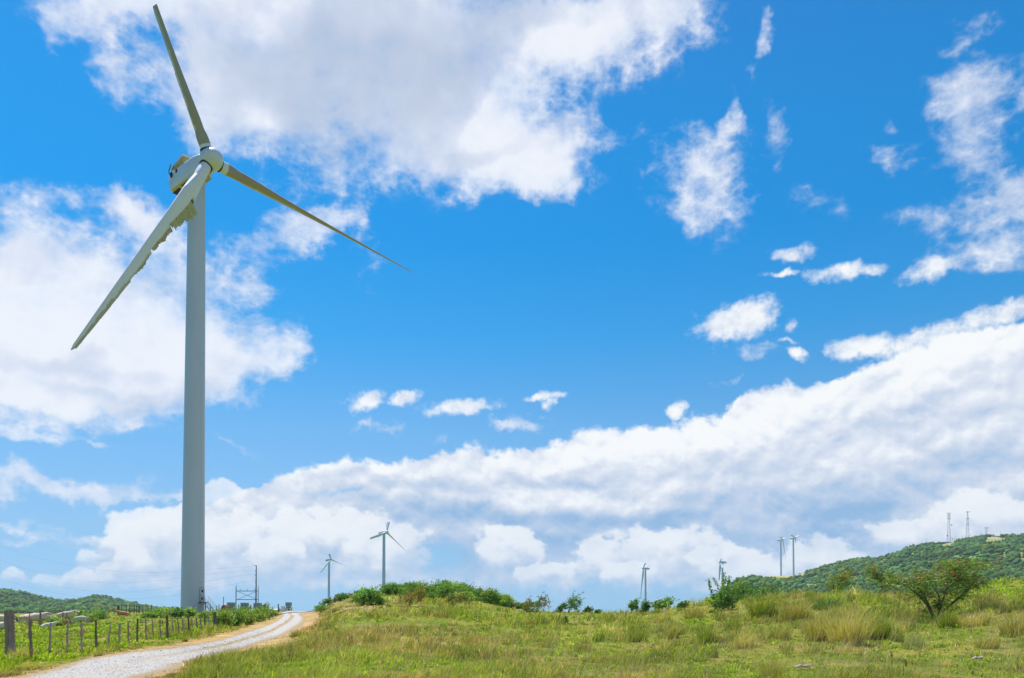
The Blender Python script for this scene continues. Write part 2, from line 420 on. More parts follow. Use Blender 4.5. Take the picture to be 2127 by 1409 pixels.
class MB:
    """collects shapes into one mesh; optional colour per vertex"""
    def __init__(s): s.v = []; s.f = []; s.c = []; s.cur = (1, 1, 1)

    def add(s, vs, fs, col=None):
        o = len(s.v)
        s.v += [tuple(p) for p in vs]
        s.f += [tuple(i + o for i in f) for f in fs]
        if col is not None and len(np.shape(col)) == 2: s.c += [tuple(q) for q in col]
        else: s.c += [tuple(col if col is not None else s.cur)] * len(vs)

    def box(s, c, size, rot=None, col=None):
        x, y, z = [q / 2 for q in size]
        vs = [Vector((a * x, b * y, d * z)) for a in (-1, 1) for b in (-1, 1) for d in (-1, 1)]
        if rot is not None: vs = [rot @ q for q in vs]
        vs = [q + Vector(c) for q in vs]
        s.add(vs, [(0, 1, 3, 2), (4, 6, 7, 5), (0, 4, 5, 1), (2, 3, 7, 6), (0, 2, 6, 4), (1, 5, 7, 3)], col)

    def tube(s, pts, radii, n=6, caps=True, col=None):
        pts = [Vector(p) for p in pts]
        if not hasattr(radii, '__len__'): radii = [radii] * len(pts)
        rings = []
        ref = None
        for i, p in enumerate(pts):
            d = (pts[min(i + 1, len(pts) - 1)] - pts[max(i - 1, 0)])
            if d.length < 1e-9: d = Vector((0, 0, 1))
            d.normalize()
            if ref is None:
                ref = Vector((0, 0, 1)) if abs(d.z) < 0.9 else Vector((1, 0, 0))
            a = d.cross(ref)
            if a.length < 1e-4: a = d.cross(Vector((0, 1, 0)))
            a.normalize(); b = d.cross(a)
            rings.append([p + (a * math.cos(2 * math.pi * k / n) + b * math.sin(2 * math.pi * k / n)) * radii[i] for k in range(n)])
        vs = [q for r in rings for q in r]
        fs = []
        for i in range(len(pts) - 1):
            for k in range(n):
                fs.append((i * n + k, i * n + (k + 1) % n, (i + 1) * n + (k + 1) % n, (i + 1) * n + k))
        if caps:
            fs.append(tuple(range(n))[::-1]); fs.append(tuple(range((len(pts) - 1) * n, len(pts) * n)))
        s.add(vs, fs, col)

    def lathe(s, prof, origin, axis, n=32, col=None):
        """prof: (distance along axis, radius)"""
        axis = Vector(axis).normalized()
        ref = Vector((0, 0, 1)) if abs(axis.z) < 0.9 else Vector((1, 0, 0))
        a = axis.cross(ref).normalized(); b = axis.cross(a)
        vs = []
        for d, r in prof:
            for k in range(n):
                t = 2 * math.pi * k / n
                vs.append(Vector(origin) + axis * d + (a * math.cos(t) + b * math.sin(t)) * r)
        fs = []
        for i in range(len(prof) - 1):
            for k in range(n):
                fs.append((i * n + k, (i + 1) * n + k, (i + 1) * n + (k + 1) % n, i * n + (k + 1) % n))
        fs.append(tuple(range(n))); fs.append(tuple(range((len(prof) - 1) * n, len(prof) * n))[::-1])
        s.add(vs, fs, col)

    def build(s, name, mat, parent=None, smooth=True, sharp=40, loc=None):
        me = bpy.data.meshes.new(name)
        me.from_pydata(s.v, [], s.f)
        a = me.color_attributes.new('col', 'FLOAT_COLOR', 'POINT')
        cc = np.ones((len(s.v), 4), np.float32); cc[:, :3] = np.array(s.c, np.float32).reshape(-1, 3)
        a.data.foreach_set('color', cc.ravel())
        me.materials.append(mat)
        me.update()
        bm = bmesh.new(); bm.from_mesh(me)
        bmesh.ops.recalc_face_normals(bm, faces=bm.faces)
        if smooth:
            lim = math.radians(sharp)
            for f in bm.faces: f.smooth = True
            for e in bm.edges:
                if len(e.link_faces) == 2 and e.calc_face_angle(0) > lim: e.smooth = False
        bm.to_mesh(me); bm.free()
        o = bpy.data.objects.new(name, me)
        COL.objects.link(o)
        if parent is not None: o.parent = parent
        if loc is not None: o.location = loc
        return o


def fast_mesh(name, v, faces_quads=None, faces_tris=None, col=None, mat=None, parent=None, smooth=False):
    """big meshes straight from arrays"""
    me = bpy.data.meshes.new(name)
    v = np.asarray(v, np.float32)
    me.vertices.add(len(v)); me.vertices.foreach_set('co', v.ravel())
    parts = []; starts = []; tot = 0
    for fa, k in ((faces_quads, 4), (faces_tris, 3)):
        if fa is None or len(fa) == 0: continue
        fa = np.asarray(fa, np.int32)
        parts.append(fa.ravel()); starts.append(tot + np.arange(len(fa), dtype=np.int32) * k); tot += fa.size
    li = np.concatenate(parts); ls = np.concatenate(starts)
    me.loops.add(len(li)); me.loops.foreach_set('vertex_index', li)
    me.polygons.add(len(ls)); me.polygons.foreach_set('loop_start', ls)
    if smooth: me.polygons.foreach_set('use_smooth', np.ones(len(ls), bool))
    if col is not None:
        a = me.color_attributes.new('col', 'FLOAT_COLOR', 'POINT')
        cc = np.ones((len(v), 4), np.float32); cc[:, :3] = col
        a.data.foreach_set('color', cc.ravel())
    me.update(calc_edges=True)
    if mat: me.materials.append(mat)
    o = bpy.data.objects.new(name, me)
    COL.objects.link(o)
    if parent is not None: o.parent = parent
    return o


def tag(o, label=None, cat=None, group=None, kind=None):
    if label: o['label'] = label
    if cat: o['category'] = cat
    if group: o['group'] = group
    if kind: o['kind'] = kind
    return o


def thing(name, label, cat, loc=(0, 0, 0), group=None):
    o = bpy.data.objects.new(name, None)
    COL.objects.link(o); o.location = loc
    o.empty_display_size = 0.3
    return tag(o, label, cat, group)


def material(name, color=(.5, .5, .5), rough=.6, metal=0.0, var=0.12, scale=3.0, attr=False, bump=0.0, bscale=20.0, spec=.5, color2=None, detail=6, stretch=(1, 1, 1), dirt=None):
    m = bpy.data.materials.new(name); m.use_nodes = True
    t = m.node_tree
    for n in list(t.nodes): t.nodes.remove(n)
    q = G(t)
    tcn = q.new('ShaderNodeTexCoord')
    mp = q.new('ShaderNodeMapping'); t.links.new(tcn.outputs['Object'], mp.inputs[0]); mp.inputs['Scale'].default_value = stretch
    V = mp.outputs[0]
    n1 = q.noise(V, scale, detail, .6)
    c2 = color2 if color2 else tuple(c * (1 - var) for c in color)
    c1 = tuple(min(1, c * (1 + var)) for c in color) if not color2 else color
    c = q.mix(q.step(n1, .32, .68), c1, c2)
    if attr:
        an = q.new('ShaderNodeAttribute', attribute_name='col')
        c = q.mix(1.0, c, an.outputs['Color'], 'MULTIPLY')
    if dirt:
        dn = q.noise(V, scale * .37, 7, .65)
        c = q.mix(q.m('MULTIPLY', q.step(dn, .52, .74), dirt[1]), c, dirt[0])
    b = q.new('ShaderNodeBsdfPrincipled')
    t.links.new(c, b.inputs['Base Color'])
    b.inputs['Roughness'].default_value = rough; b.inputs['Metallic'].default_value = metal
    b.inputs['Specular IOR Level'].default_value = spec
    if bump:
        bn = q.new('ShaderNodeBump'); bn.inputs['Strength'].default_value = bump
        bn.inputs['Distance'].default_value = 0.03
        t.links.new(q.noise(V, bscale, 8, .6), bn.inputs['Height']); t.links.new(bn.outputs[0], b.inputs['Normal'])
    o = q.new('ShaderNodeOutputMaterial'); t.links.new(b.outputs[0], o.inputs['Surface'])
    return m


def leaf_material(name, trans=.38, gloss=.06, hue=0.0):
    m = bpy.data.materials.new(name); m.use_nodes = True
    t = m.node_tree
    for n in list(t.nodes): t.nodes.remove(n)
    q = G(t)
    an = q.new('ShaderNodeAttribute', attribute_name='col')
    df = q.new('ShaderNodeBsdfDiffuse'); t.links.new(an.outputs['Color'], df.inputs['Color'])
    tr = q.new('ShaderNodeBsdfTranslucent')
    tc_ = q.mix(1.0, an.outputs['Color'], (1.15, 1.2, .55), 'MULTIPLY'); t.links.new(tc_, tr.inputs['Color'])
    mx = q.new('ShaderNodeMixShader'); mx.inputs[0].default_value = trans
    t.links.new(df.outputs[0], mx.inputs[1]); t.links.new(tr.outputs[0], mx.inputs[2])
    gl = q.new('ShaderNodeBsdfGlossy'); gl.inputs['Roughness'].default_value = .45; gl.inputs['Color'].default_value = (1, 1, 1, 1)
    m2 = q.new('ShaderNodeMixShader'); m2.inputs[0].default_value = gloss
    t.links.new(mx.outputs[0], m2.inputs[1]); t.links.new(gl.outputs[0], m2.inputs[2])
    o = q.new('ShaderNodeOutputMaterial'); t.links.new(m2.outputs[0], o.inputs['Surface'])
    return m


def pn(x, y, period, seed):
    """gradient noise at arbitrary points"""
    a = np.asarray(x, float) / period; b = np.asarray(y, float) / period
    ia = np.floor(a).astype(np.int64); ib = np.floor(b).astype(np.int64)
    fa = a - ia; fb = b - ib; wa = _fade(fa); wb = _fade(fb)

    def gg(i, j, da, db):
        h = (i * 374761393 + j * 668265263 + seed * 1442695041) & 0xffffffff
        h = ((h ^ (h >> 13)) * 1274126177) & 0xffffffff
        h = ((h ^ (h >> 16)) * 2246822519) & 0xffffffff
        th = (h & 0xffff) * (2 * np.pi / 65536)
        return np.cos(th) * (fa - da) + np.sin(th) * (fb - db)
    return ((gg(ia, ib, 0, 0) * (1 - wa) + gg(ia + 1, ib, 1, 0) * wa) * (1 - wb) + (gg(ia, ib + 1, 0, 1) * (1 - wa) + gg(ia + 1, ib + 1, 1, 1) * wa) * wb) * 1.5


def pfbm(x, y, period, octs, seed, gain=.5):
    o = 0; a = 1.0
    for k in range(octs):
        o = o + a * pn(x, y, period / 2 ** k, seed + 7 * k); a *= gain
    return o


# ------------------------------------------------------------------ the lie of the land
def tab(rows):
    a = np.array(rows, float); return lambda x: [np.interp(x, a[:, 0], a[:, k]) for k in range(1, a.shape[1])]


CREST = tab([(-2500, 1275, 300), (-200, 1275, 300), (120, 1275, 280), (200, 1274, 170), (260, 1272, 160), (560, 1272, 158), (585, 1270.5, 140), (600, 1270, 128), (640, 1271, 120),
             (662, 1268, 108), (690, 1256, 92), (720, 1243, 86), (760, 1238, 85), (800, 1237, 85), (900, 1240, 85), (960, 1245, 86), (1000, 1251, 86), (1050, 1261, 86),
             (1080, 1266, 84), (1120, 1271, 80), (1200, 1274, 72), (1280, 1276, 62), (1340, 1274, 55), (1400, 1268, 50), (1450, 1262, 48), (1500, 1257, 47), (1560, 1250, 46),
             (1640, 1242, 45), (1700, 1237, 45), (1760, 1238, 45), (1800, 1241, 45), (1850, 1240, 45), (1900, 1241, 46), (1950, 1238, 46), (2000, 1225, 46), (2050, 1213, 45),
             (2127, 1203, 45), (2300, 1190, 45), (3500, 1170, 45), (6000, 1200, 45)])
RIDGE_R = tab([(1380, 1290, 1500), (1440, 1266, 1500), (1470, 1254, 1450), (1490, 1243, 1400), (1520, 1219, 1400), (1550, 1205, 1500), (1560, 1199, 1600), (1600, 1198, 1680), (1650, 1198, 1700), (1665, 1194, 1700),
               (1690, 1187, 1700), (1720, 1179, 1700), (1760, 1170, 1700), (1790, 1164, 1700), (1820, 1164, 1700), (1850, 1154, 1700), (1880, 1143, 1700), (1920, 1134, 1700), (1960, 1131, 1700),
               (1990, 1126, 1700), (2020, 1122, 1700), (2050, 1116, 1700), (2080, 1118, 1700), (2127, 1116, 1700), (2300, 1105, 1700), (2700, 1120, 1700), (4000, 1200, 1700), (6000, 1262, 1700)])
RIDGE_L = tab([(-4000, 1262, 1800), (-900, 1240, 1800), (-300, 1222, 1800), (0, 1228, 1800), (30, 1232, 1800), (80, 1243, 1800), (110, 1250, 1800), (135, 1253, 1800), (160, 1248, 1800), (200, 1241, 1800),
               (230, 1247, 1800), (290, 1260, 1800), (330, 1268, 1800), (380, 1275, 1800), (420, 1290, 1800)])


def ss(t): t = np.clip(t, 0, 1); return t * t * (3 - 2 * t)


def zcol(x, D):
    """height of the near land in photo column x at distance D"""
    yc, Dc = CREST(x)
    zc = EYE + tanel(yc) * Dc
    z0 = -0.45 * ss((D - 18) / 70) * (1 - ss((x - 140) / 160))            # the pasture lies a little lower
    s = np.clip((D - 9) / (Dc - 9), 0, 1)
    power = 1.0 + 0.25 * ss((zc - 1.2) / 2.2)
    zr = (zc - z0) * s ** power + z0
    # beyond the crest
    plateau = np.exp(-((x - 600) / 45.0) ** 2)
    past = D - Dc
    zb = zc - 0.9 * plateau * ss(past / 150) - (1 - plateau) * (zc + 8) * ss(past / 260) - plateau * (zc + 7) * ss((past - 260) / 300)
    return np.where(D > Dc, zb, zr)


def ground(X, Y, bumps=True):
    X = np.asarray(X, float); Y = np.asarray(Y, float)
    r = np.hypot(X, Y)
    az = np.arctan2(X, Y)
    azc = np.clip(az, -0.95, 0.95)
    x = CX + F * np.tan(azc)
    D = r * np.cos(azc)
    z = zcol(x, D)
    sea = -62 * ss((r - 1900) / 900) 
    z = z + sea
    for R, foot, col in ((RIDGE_R, 420, 1), (RIDGE_L, 750, -1)):
        yr, Dr = R(x)
        zr = EYE + tanel(yr) * Dr
        t = (D - foot) / (Dr - foot)
        hill = -9 + (zr + 9) * np.where(t < 1, ss(t) * .55 + .45 * np.clip(t, 0, 1) ** 1.3, 1 - ss((D - Dr) / 1500))
        hill = hill + (pfbm(X, Y, 260, 3, 5) * 10 * np.clip(t * (1 - t) * 4, 0, 1)) * (D > foot)
        ok = (x > 1380) if col == 1 else (x < 420)
        z = np.where(ok & (D > foot), np.maximum(z, hill), z)
    if bumps:
        z = z + (pfbm(X, Y, 9, 3, 77) * 0.10 + pfbm(X, Y, 1.6, 2, 78) * 0.02) * ss((r - 6) / 10) * (1 - ss((r - 300) / 200)) * (1 - 0.85 * road_w(X, Y))
    return z


_road_pts = None


def road_w(X, Y):
    """1 on the track, falling to 0 a few metres off it"""
    if _road_pts is None: return np.zeros(np.shape(X))
    return 1 - ss((road_dist(X, Y)[0] - 1.5) / 3.0)


def road_dist(X, Y):
    X = np.asarray(X, float); Y = np.asarray(Y, float)
    sh = X.shape; xf = X.ravel(); yf = Y.ravel()
    bd = np.full(xf.shape, 1e9); sg = np.zeros(xf.shape)
    P = _road_pts
    near = (yf < 260) & (yf > -30) & (xf > -60) & (xf < 10)
    xs = xf[near]; ys = yf[near]; b = np.full(xs.shape, 1e9); s_ = np.zeros(xs.shape)
    for i in range(len(P) - 1):
        ax, ay = P[i, :2]; dx, dy = P[i + 1, :2] - P[i, :2]; L2 = dx * dx + dy * dy
        t = np.clip(((xs - ax) * dx + (ys - ay) * dy) / L2, 0, 1)
        ex = xs - ax - t * dx; ey = ys - ay - t * dy
        d = np.hypot(ex, ey)
        m = d < b
        b = np.where(m, d, b); s_ = np.where(m, np.sign(dx * ey - dy * ex), s_)
    bd[near] = b; sg[near] = s_
    return bd.reshape(sh), sg.reshape(sh)


def gnd(x, y):
    """where the sight line through a photo point meets the near land"""
    te = tanel(y)
    _, Dc = CREST(x)
    lo, hi = 4.0, float(Dc)
    Ds = np.exp(np.linspace(math.log(lo), math.log(hi), 500))
    e = (zcol(np.full(500, float(x)), Ds) - EYE) / Ds
    k = np.where(e >= te)[0]
    D = float(Ds[k[0]]) if len(k) else hi
    X = (x - CX) / F * D
    return Vector((X, D, float(ground(X, D))))


def gz(X, Y): return float(ground(np.array([X]), np.array([Y]))[0])


LEFT = [(-260, 1480), (-60, 1437), (95, 1402), (200, 1371), (340, 1352), (400, 1343), (458, 1333), (510, 1316), (550, 1303), (581, 1288), (590, 1278), (593, 1271.5)]
RIGHT = [(-120, 1530), (120, 1450), (300, 1401), (365, 1382), (431, 1364), (465, 1355), (497, 1346), (550, 1330), (585, 1318), (618, 1299), (629, 1286), (632, 1272.5)]
_rl = np.array([list(gnd(*p))[:2] for p in LEFT]); _rr = np.array([list(gnd(*p))[:2] for p in RIGHT])


def catmull(P, n=14):
    P = np.asarray(P); o = []
    for i in range(len(P) - 1):
        p0 = P[max(i - 1, 0)]; p1 = P[i]; p2 = P[i + 1]; p3 = P[min(i + 2, len(P) - 1)]
        for t in np.arange(n) / n:
            o.append(.5 * ((2 * p1) + (-p0 + p2) * t + (2 * p0 - 5 * p1 + 4 * p2 - p3) * t * t + (-p0 + 3 * p1 - 3 * p2 + p3) * t ** 3))
    o.append(P[-1]); return np.array(o)


def ext(P):
    a = P[0] + (P[0] - P[1]) / np.linalg.norm(P[0] - P[1]) * 14
    d = np.array([-0.06, 1.0]); d /= np.linalg.norm(d)
    return np.vstack([a, P, P[-1] + d * 40, P[-1] + d * 110])


RL = catmull(ext(_rl)); RR = catmull(ext(_rr))
_road_pts = (RL + RR)[::4] / 2
ROADW = np.linalg.norm(RL - RR, axis=1)

# cover colours (what grows or lies there)
C_BRIGHT = np.array((.36, .48, .025)); C_GREEN = np.array((.21, .30, .03)); C_OLIVE = np.array((.36, .34, .06)); C_STRAW = np.array((.64, .52, .21))
C_TAN = np.array((.41, .28, .155)); C_SOIL = np.array((.32, .24, .16)); C_DARK = np.array((.05, .105, .03))

PATCHES = [  # bright green growth (photo x, y, rx, ry, weight)
    (660, 1392, 150, 22, 1), (560, 1400, 90, 16, .7), (780, 1380, 90, 14, .8), (1330, 1362, 150, 13, 1.1), (1220, 1330, 80, 18, .8), (1130, 1340, 60, 18, .6), (1440, 1350, 60, 12, .7), (1520, 1400, 120, 20, .8),
    (2060, 1225, 90, 22, 1.1), (1960, 1225, 50, 14, .7), (1800, 1270, 70, 16, .6), (1760, 1255, 60, 10, .5), (1660, 1325, 60, 12, .8), (1930, 1345, 80, 16, .6), (1800, 1395, 120, 14, .6), (980, 1290, 80, 10, .6),
    (1080, 1285, 60, 10, .6), (1440, 1300, 60, 12, .6), (2080, 1385, 80, 20, .4),
    (130, 1305, 170, 12, 1.2), (60, 1340, 60, 30, .8), (250, 1300, 80, 8, .8), (20, 1380, 20, 20, .6)]
BROWNS = [(900, 1340, 260, 26, .8), (740, 1320, 100, 25, .8), (620, 1350, 80, 20, .7), (745, 1262, 80, 16, 1.1), (830, 1400, 60, 16, .5), (1060, 1370, 120, 16, .4), (1240, 1318, 120, 6, .7), (700, 1250, 30, 14, 1.0), (1750, 1300, 60, 26, .7), (2080, 1320, 60, 40, .5), (640, 1300, 30, 20, .8), (1300, 1402, 160, 10, .6), (1760, 1380, 140, 10, .5)]


def imgxy(X, Y, Z):
    Y = np.maximum(Y, .5)
    te = (Z - EYE) / Y
    v = (te * math.cos(PITCH) - math.sin(PITCH)) / (math.cos(PITCH) + te * math.sin(PITCH))
    return CX + F * X / Y, PPY - F * v


def cover(X, Y, Z):
    """weights bright, straw, brown, verge at points of the near land"""
    ix, iy = imgxy(X, Y, Z)
    nb = pfbm(X, Y, 5, 3, 201); ns = pfbm(X, Y, 3.2, 3, 205); nd = pfbm(X, Y, 12, 3, 209)
    br = np.zeros_like(ix); bw = np.zeros_like(ix)
    for x, y, rx, ry, w in PATCHES: br = np.maximum(br, w * np.exp(-(((ix - x) / rx) ** 2 + ((iy - y) / ry) ** 2)))
    for x, y, rx, ry, w in BROWNS: bw = np.maximum(bw, w * np.exp(-(((ix - x) / rx) ** 2 + ((iy - y) / ry) ** 2)))
    br = np.clip(br + nb * .45 - .15, 0, 1); bw = np.clip(bw + ns * .35, 0, 1)
    st = np.clip(.28 + ns * .7 + nd * .3, 0, 1)
    rd, side = road_dist(X, Y)
    hw = 1.6 + 0.012 * Y
    vg = 1 - ss((rd - hw + .1) / (.9 + .007 * Y) + ns * .6)
    return br, st, bw, np.clip(vg, 0, 1), rd, hw


def ground_colour(X, Y, Z):
    br, st, bw, vg, rd, hw = cover(X, Y, Z)
    r = np.hypot(X, Y)
    ns = pfbm(X, Y, 2.1, 3, 211)
    c = C_GREEN * .55 + 0 * X[..., None]
    def bl(c, k, w): return c * (1 - w[..., None]) + k * w[..., None]
    c = c * .75
    c = bl(c, C_OLIVE * .5, st * .8); c = bl(c, C_SOIL * .8, bw * .6); c = bl(c, C_BRIGHT * .38, br * .7)
    c = bl(c, C_TAN * (.5 + .35 * np.clip(ns + .5, 0, 1))[..., None], vg * .85)
    # the far hills: scrub with worn bare flanks
    ix = CX + F * X / np.maximum(Y, 1)
    f = ss((r - 330) / 150)
    h = C_DARK * 1.3 * (1 + .4 * pfbm(X, Y, 60, 3, 301)[..., None])
    bare = ss((pfbm(X, Y, 170, 4, 303) - .3) / .3) * .5
    bare = np.maximum(bare, np.exp(-(((ix - 1615) / 75) ** 4)) * ss((r - 1400) / 110) * 1.08)
    bare = np.maximum(bare, np.exp(-(((ix - 1850) / 34) ** 2)) * ss((r - 1560) / 90) * 1.0)
    bare = np.maximum(bare, np.exp(-(((ix - 1913) / 9) ** 2)) * np.exp(-(((r - 1560) / 50) ** 2)) * 1.1)
    bare = np.maximum(bare, (np.exp(-(((ix - 2066) / 20) ** 4)) + np.exp(-(((ix - 1970) / 15) ** 4))) * ss((r - 1600) / 60))
    bare = np.clip(bare, 0, 1)
    bare = bare * (X > 0)
    h = bl(h, np.array((.27, .24, .11)), bare * (.75 + .25 * np.clip(pfbm(X, Y, 40, 2, 309) * 2, -1, 1)))
    c = bl(c, h, f) if True else c
    return c, bare, f


# terrain sheet: a polar net, dense in front of the viewer
azs = np.radians(np.concatenate([np.linspace(-180, -42, 60, endpoint=False), np.linspace(-42, 42, 780, endpoint=False), np.linspace(42, 180, 61)]))
rs = np.exp(np.concatenate([np.linspace(math.log(1.2), math.log(8), 24, endpoint=False), np.linspace(math.log(8), math.log(420), 300, endpoint=False), np.linspace(math.log(420), math.log(4200), 190)]))
A2, R2 = np.meshgrid(azs, rs)
TX = R2 * np.sin(A2); TY = R2 * np.cos(A2); TZ = ground(TX, TY)
tcol, _, _ = ground_colour(TX, TY, TZ)
nr, na = TX.shape
V = np.stack([TX, TY, TZ], -1).reshape(-1, 3)
idx = np.arange(nr * na).reshape(nr, na)
Q = np.stack([idx[:-1, :-1], idx[:-1, 1:], idx[1:, 1:], idx[1:, :-1]], -1).reshape(-1, 4)
cen = len(V)
V = np.vstack([V, [[0, 0, gz(0, 1)]]])
T = np.stack([np.full(na - 1, cen), idx[0, 1:], idx[0, :-1]], -1)
tc_all = np.vstack([tcol.reshape(-1, 3), [C_GREEN]])


def ground_material():
    m = bpy.data.materials.new('pasture soil and turf'); m.use_nodes = True
    t = m.node_tree
    for n in list(t.nodes): t.nodes.remove(n)
    q = G(t)
    an = q.new('ShaderNodeAttribute', attribute_name='col')
    gm = q.new('ShaderNodeNewGeometry')
    P_ = gm.outputs['Position']
    n1 = q.noise(P_, 1.3, 8, .65); n2 = q.noise(P_, 11.0, 6, .7); n3 = q.noise(P_, .09, 6, .6)
    v = q.m('ADD', q.m('MULTIPLY', n1, 1.1), q.m('ADD', q.m('MULTIPLY', n2, .8), q.m('MULTIPLY', n3, .5)))
    v = q.m('MULTIPLY_ADD', v, 1.7, -.72)
    c = q.mix(1.0, an.outputs['Color'], q.ramp(v, [(0, (.35, .35, .3)), (.5, (.8, .8, .75)), (1, (1.5, 1.4, 1.1))]), 'MULTIPLY')
    b = q.new('ShaderNodeBsdfPrincipled'); t.links.new(c, b.inputs['Base Color'])
    b.inputs['Roughness'].default_value = .95; b.inputs['Specular IOR Level'].default_value = .1
    bn = q.new('ShaderNodeBump'); bn.inputs['Strength'].default_value = .8; bn.inputs['Distance'].default_value = .06
    t.links.new(q.noise(P_, 6, 8, .7), bn.inputs['Height']); t.links.new(bn.outputs[0], b.inputs['Normal'])
    o = q.new('ShaderNodeOutputMaterial'); t.links.new(b.outputs[0], o.inputs['Surface'])
    return m


M = {}
M['ground'] = ground_material()
terrain = fast_mesh('ground', V, Q, T, tc_all, M['ground'], smooth=True)
tag(terrain, kind='structure')

# the sea beyond the land
M['water'] = material('sea water', (.02, .09, .14), rough=.12, var=.1, scale=.002, bump=.3, bscale=.05)
sm = MB()
N = 64
ring = [(math.sin(2 * math.pi * k / N) * 6200, math.cos(2 * math.pi * k / N) * 6200, -50) for k in range(N)]
sm.add([(0, 0, -50)] + ring, [(0, 1 + (k + 1) % N, 1 + k) for k in range(N)])
tag(sm.build('water', M['water'], smooth=False), kind='structure')


# ------------------------------------------------------------------ the gravel track
def road_material():
    m = bpy.data.materials.new('pale gravel track'); m.use_nodes = True
    t = m.node_tree
    for n in list(t.nodes): t.nodes.remove(n)
    q = G(t)
    uv = q.new('ShaderNodeUVMap', uv_map='across')
    sp = q.new('ShaderNodeSeparateXYZ'); t.links.new(uv.outputs[0], sp.inputs[0])
    u, dist = sp.outputs[0], sp.outputs[1]                     # u: 0..1 over the gravel; dist: metres along the track
    gm = q.new('ShaderNodeNewGeometry'); P_ = gm.outputs['Position']
    ne = q.m('SUBTRACT', q.noise(P_, 2.2, 7, .7), .5)
    ne2 = q.m('SUBTRACT', q.noise(P_, .5, 5, .6), .5)
    uu = q.m('ADD', u, q.m('ADD', q.m('MULTIPLY', ne, .34), q.m('MULTIPLY', ne2, .22)))
    edge = q.m('MULTIPLY', q.step(uu, -.04, .10), q.step(uu, 1.04, .90))
    uc = q.m('ADD', u, q.m('ADD', q.m('MULTIPLY', ne, .12), q.m('MULTIPLY', ne2, .10)))
    mid = q.m('MULTIPLY', q.step(uc, .38, .45), q.step(uc, .66, .58))
    midw = q.step(dist, 20.0, 34.0)
    broken = q.step(q.noise(P_, 1.1, 5, .6), .36, .50, .35, 1.0)
    gmask = q.m('MULTIPLY', edge, q.m('SUBTRACT', 1.0, q.m('MULTIPLY', q.m('MULTIPLY', mid, midw), broken)))
    st = q.new('ShaderNodeTexVoronoi'); t.links.new(P_, st.inputs['Vector']); st.inputs['Scale'].default_value = 22.0
    st2 = q.noise(P_, 34.0, 5, .75)
    grav = q.ramp(q.m('ADD', q.m('MULTIPLY', st.outputs['Distance'], .7), q.m('MULTIPLY', st2, .6)), [(0.2, (.55, .53, .49)), (.55, (.48, .46, .42)), (.8, (.35, .335, .31)), (1.0, (.20, .19, .18))])
    big = q.noise(P_, .8, 6, .6)
    grav = q.mix(q.step(big, .45, .72, 0.0, .55), grav, (.46, .36, .27))
    strawc = q.ramp(q.noise(P_, 9.0, 6, .75), [(.3, (.16, .15, .06)), (.45, (.32, .235, .12)), (.6, (.41, .295, .165)), (.75, (.50, .40, .22))])
    soil = q.mix(q.step(q.noise(P_, 3.0, 5, .7), .55, .7), strawc, (.46, .36, .28))
    c = q.mix(gmask, soil, grav)
    b = q.new('ShaderNodeBsdfPrincipled'); t.links.new(c, b.inputs['Base Color'])
    b.inputs['Roughness'].default_value = .95; b.inputs['Specular IOR Level'].default_value = .15
    bn = q.new('ShaderNodeBump'); bn.inputs['Strength'].default_value = .7; bn.inputs['Distance'].default_value = .03
    t.links.new(q.m('ADD', st.outputs['Distance'], st2), bn.inputs['Height']); t.links.new(bn.outputs[0], b.inputs['Normal'])
    o = q.new('ShaderNodeOutputMaterial'); t.links.new(b.outputs[0], o.inputs['Surface'])
    return m


M['road'] = road_material()
us = np.linspace(-.16, 1.16, 27)
nL = len(RL)
cum = np.concatenate([[0], np.cumsum(np.linalg.norm(np.diff((RL + RR) / 2, axis=0), axis=1))])
rx = RL[:, None, :] * (1 - us[None, :, None]) + RR[:, None, :] * us[None, :, None]
rz = ground(rx[..., 0], rx[..., 1]) + 0.03
dipl = np.exp(-((us - .22) / .12) ** 2) + np.exp(-((us - .80) / .12) ** 2)
rz = rz - 0.012 * dipl[None, :] * 0 - 0.05 * (np.abs(us - .5) > .62)[None, :]
rv = np.concatenate([rx, rz[..., None]], -1).reshape(-1, 3)
ii = np.arange(nL * 27).reshape(nL, 27)
rq = np.stack([ii[:-1, :-1], ii[:-1, 1:], ii[1:, 1:], ii[1:, :-1]], -1).reshape(-1, 4)
road = fast_mesh('gravel_road', rv, rq, None, None, M['road'], smooth=True)
uvl = road.data.uv_layers.new(name='across')
li = np.empty(len(road.data.loops), np.int32); road.data.loops.foreach_get('vertex_index', li)
uvs = np.stack([np.tile(us, nL), np.repeat(rx[:, 13, 1], 27)], -1)[li]
uvl.data.foreach_set('uv', uvs.astype(np.float32).ravel())
tag(road, kind='structure')
# ------------------------------------------------------------------ wind turbines
M['tower'] = material('off-white tower paint', (.48, .54, .66), rough=.36, var=.04, scale=.25, dirt=((.42, .40, .36), .22), stretch=(1, 1, .25))
M['shell'] = material('white glass-fibre shell', (.54, .60, .66), rough=.35, var=.03, scale=.5, dirt=((.5, .49, .44), .18))
M['blade'] = material('blade skin and bared core', (1, 1, 1), rough=.5, var=.06, scale=1.4, attr=True, bump=.15, bscale=6)
M['foam'] = material('bared yellow foam', (.42, .38, .20), rough=.9, var=.25, scale=2.5, bump=.5, bscale=8, attr=True)
M['dark'] = material('black parts and painted holes', (.012, .012, .014), rough=.8, var=.1)
M['steel'] = material('galvanised steel', (.36, .38, .40), rough=.5, metal=.6, var=.1, scale=4)
M['greypaint'] = material('grey paint', (.34, .37, .39), rough=.55, var=.06, scale=3, dirt=((.22, .2, .17), .3))
M['farsteel'] = material('far galvanised lattice', (.30, .32, .36), rough=.6, metal=.2, var=.1, scale=.3)
M['rust'] = material('rusty steel', (.30, .17, .12), rough=.8, var=.3, scale=6)
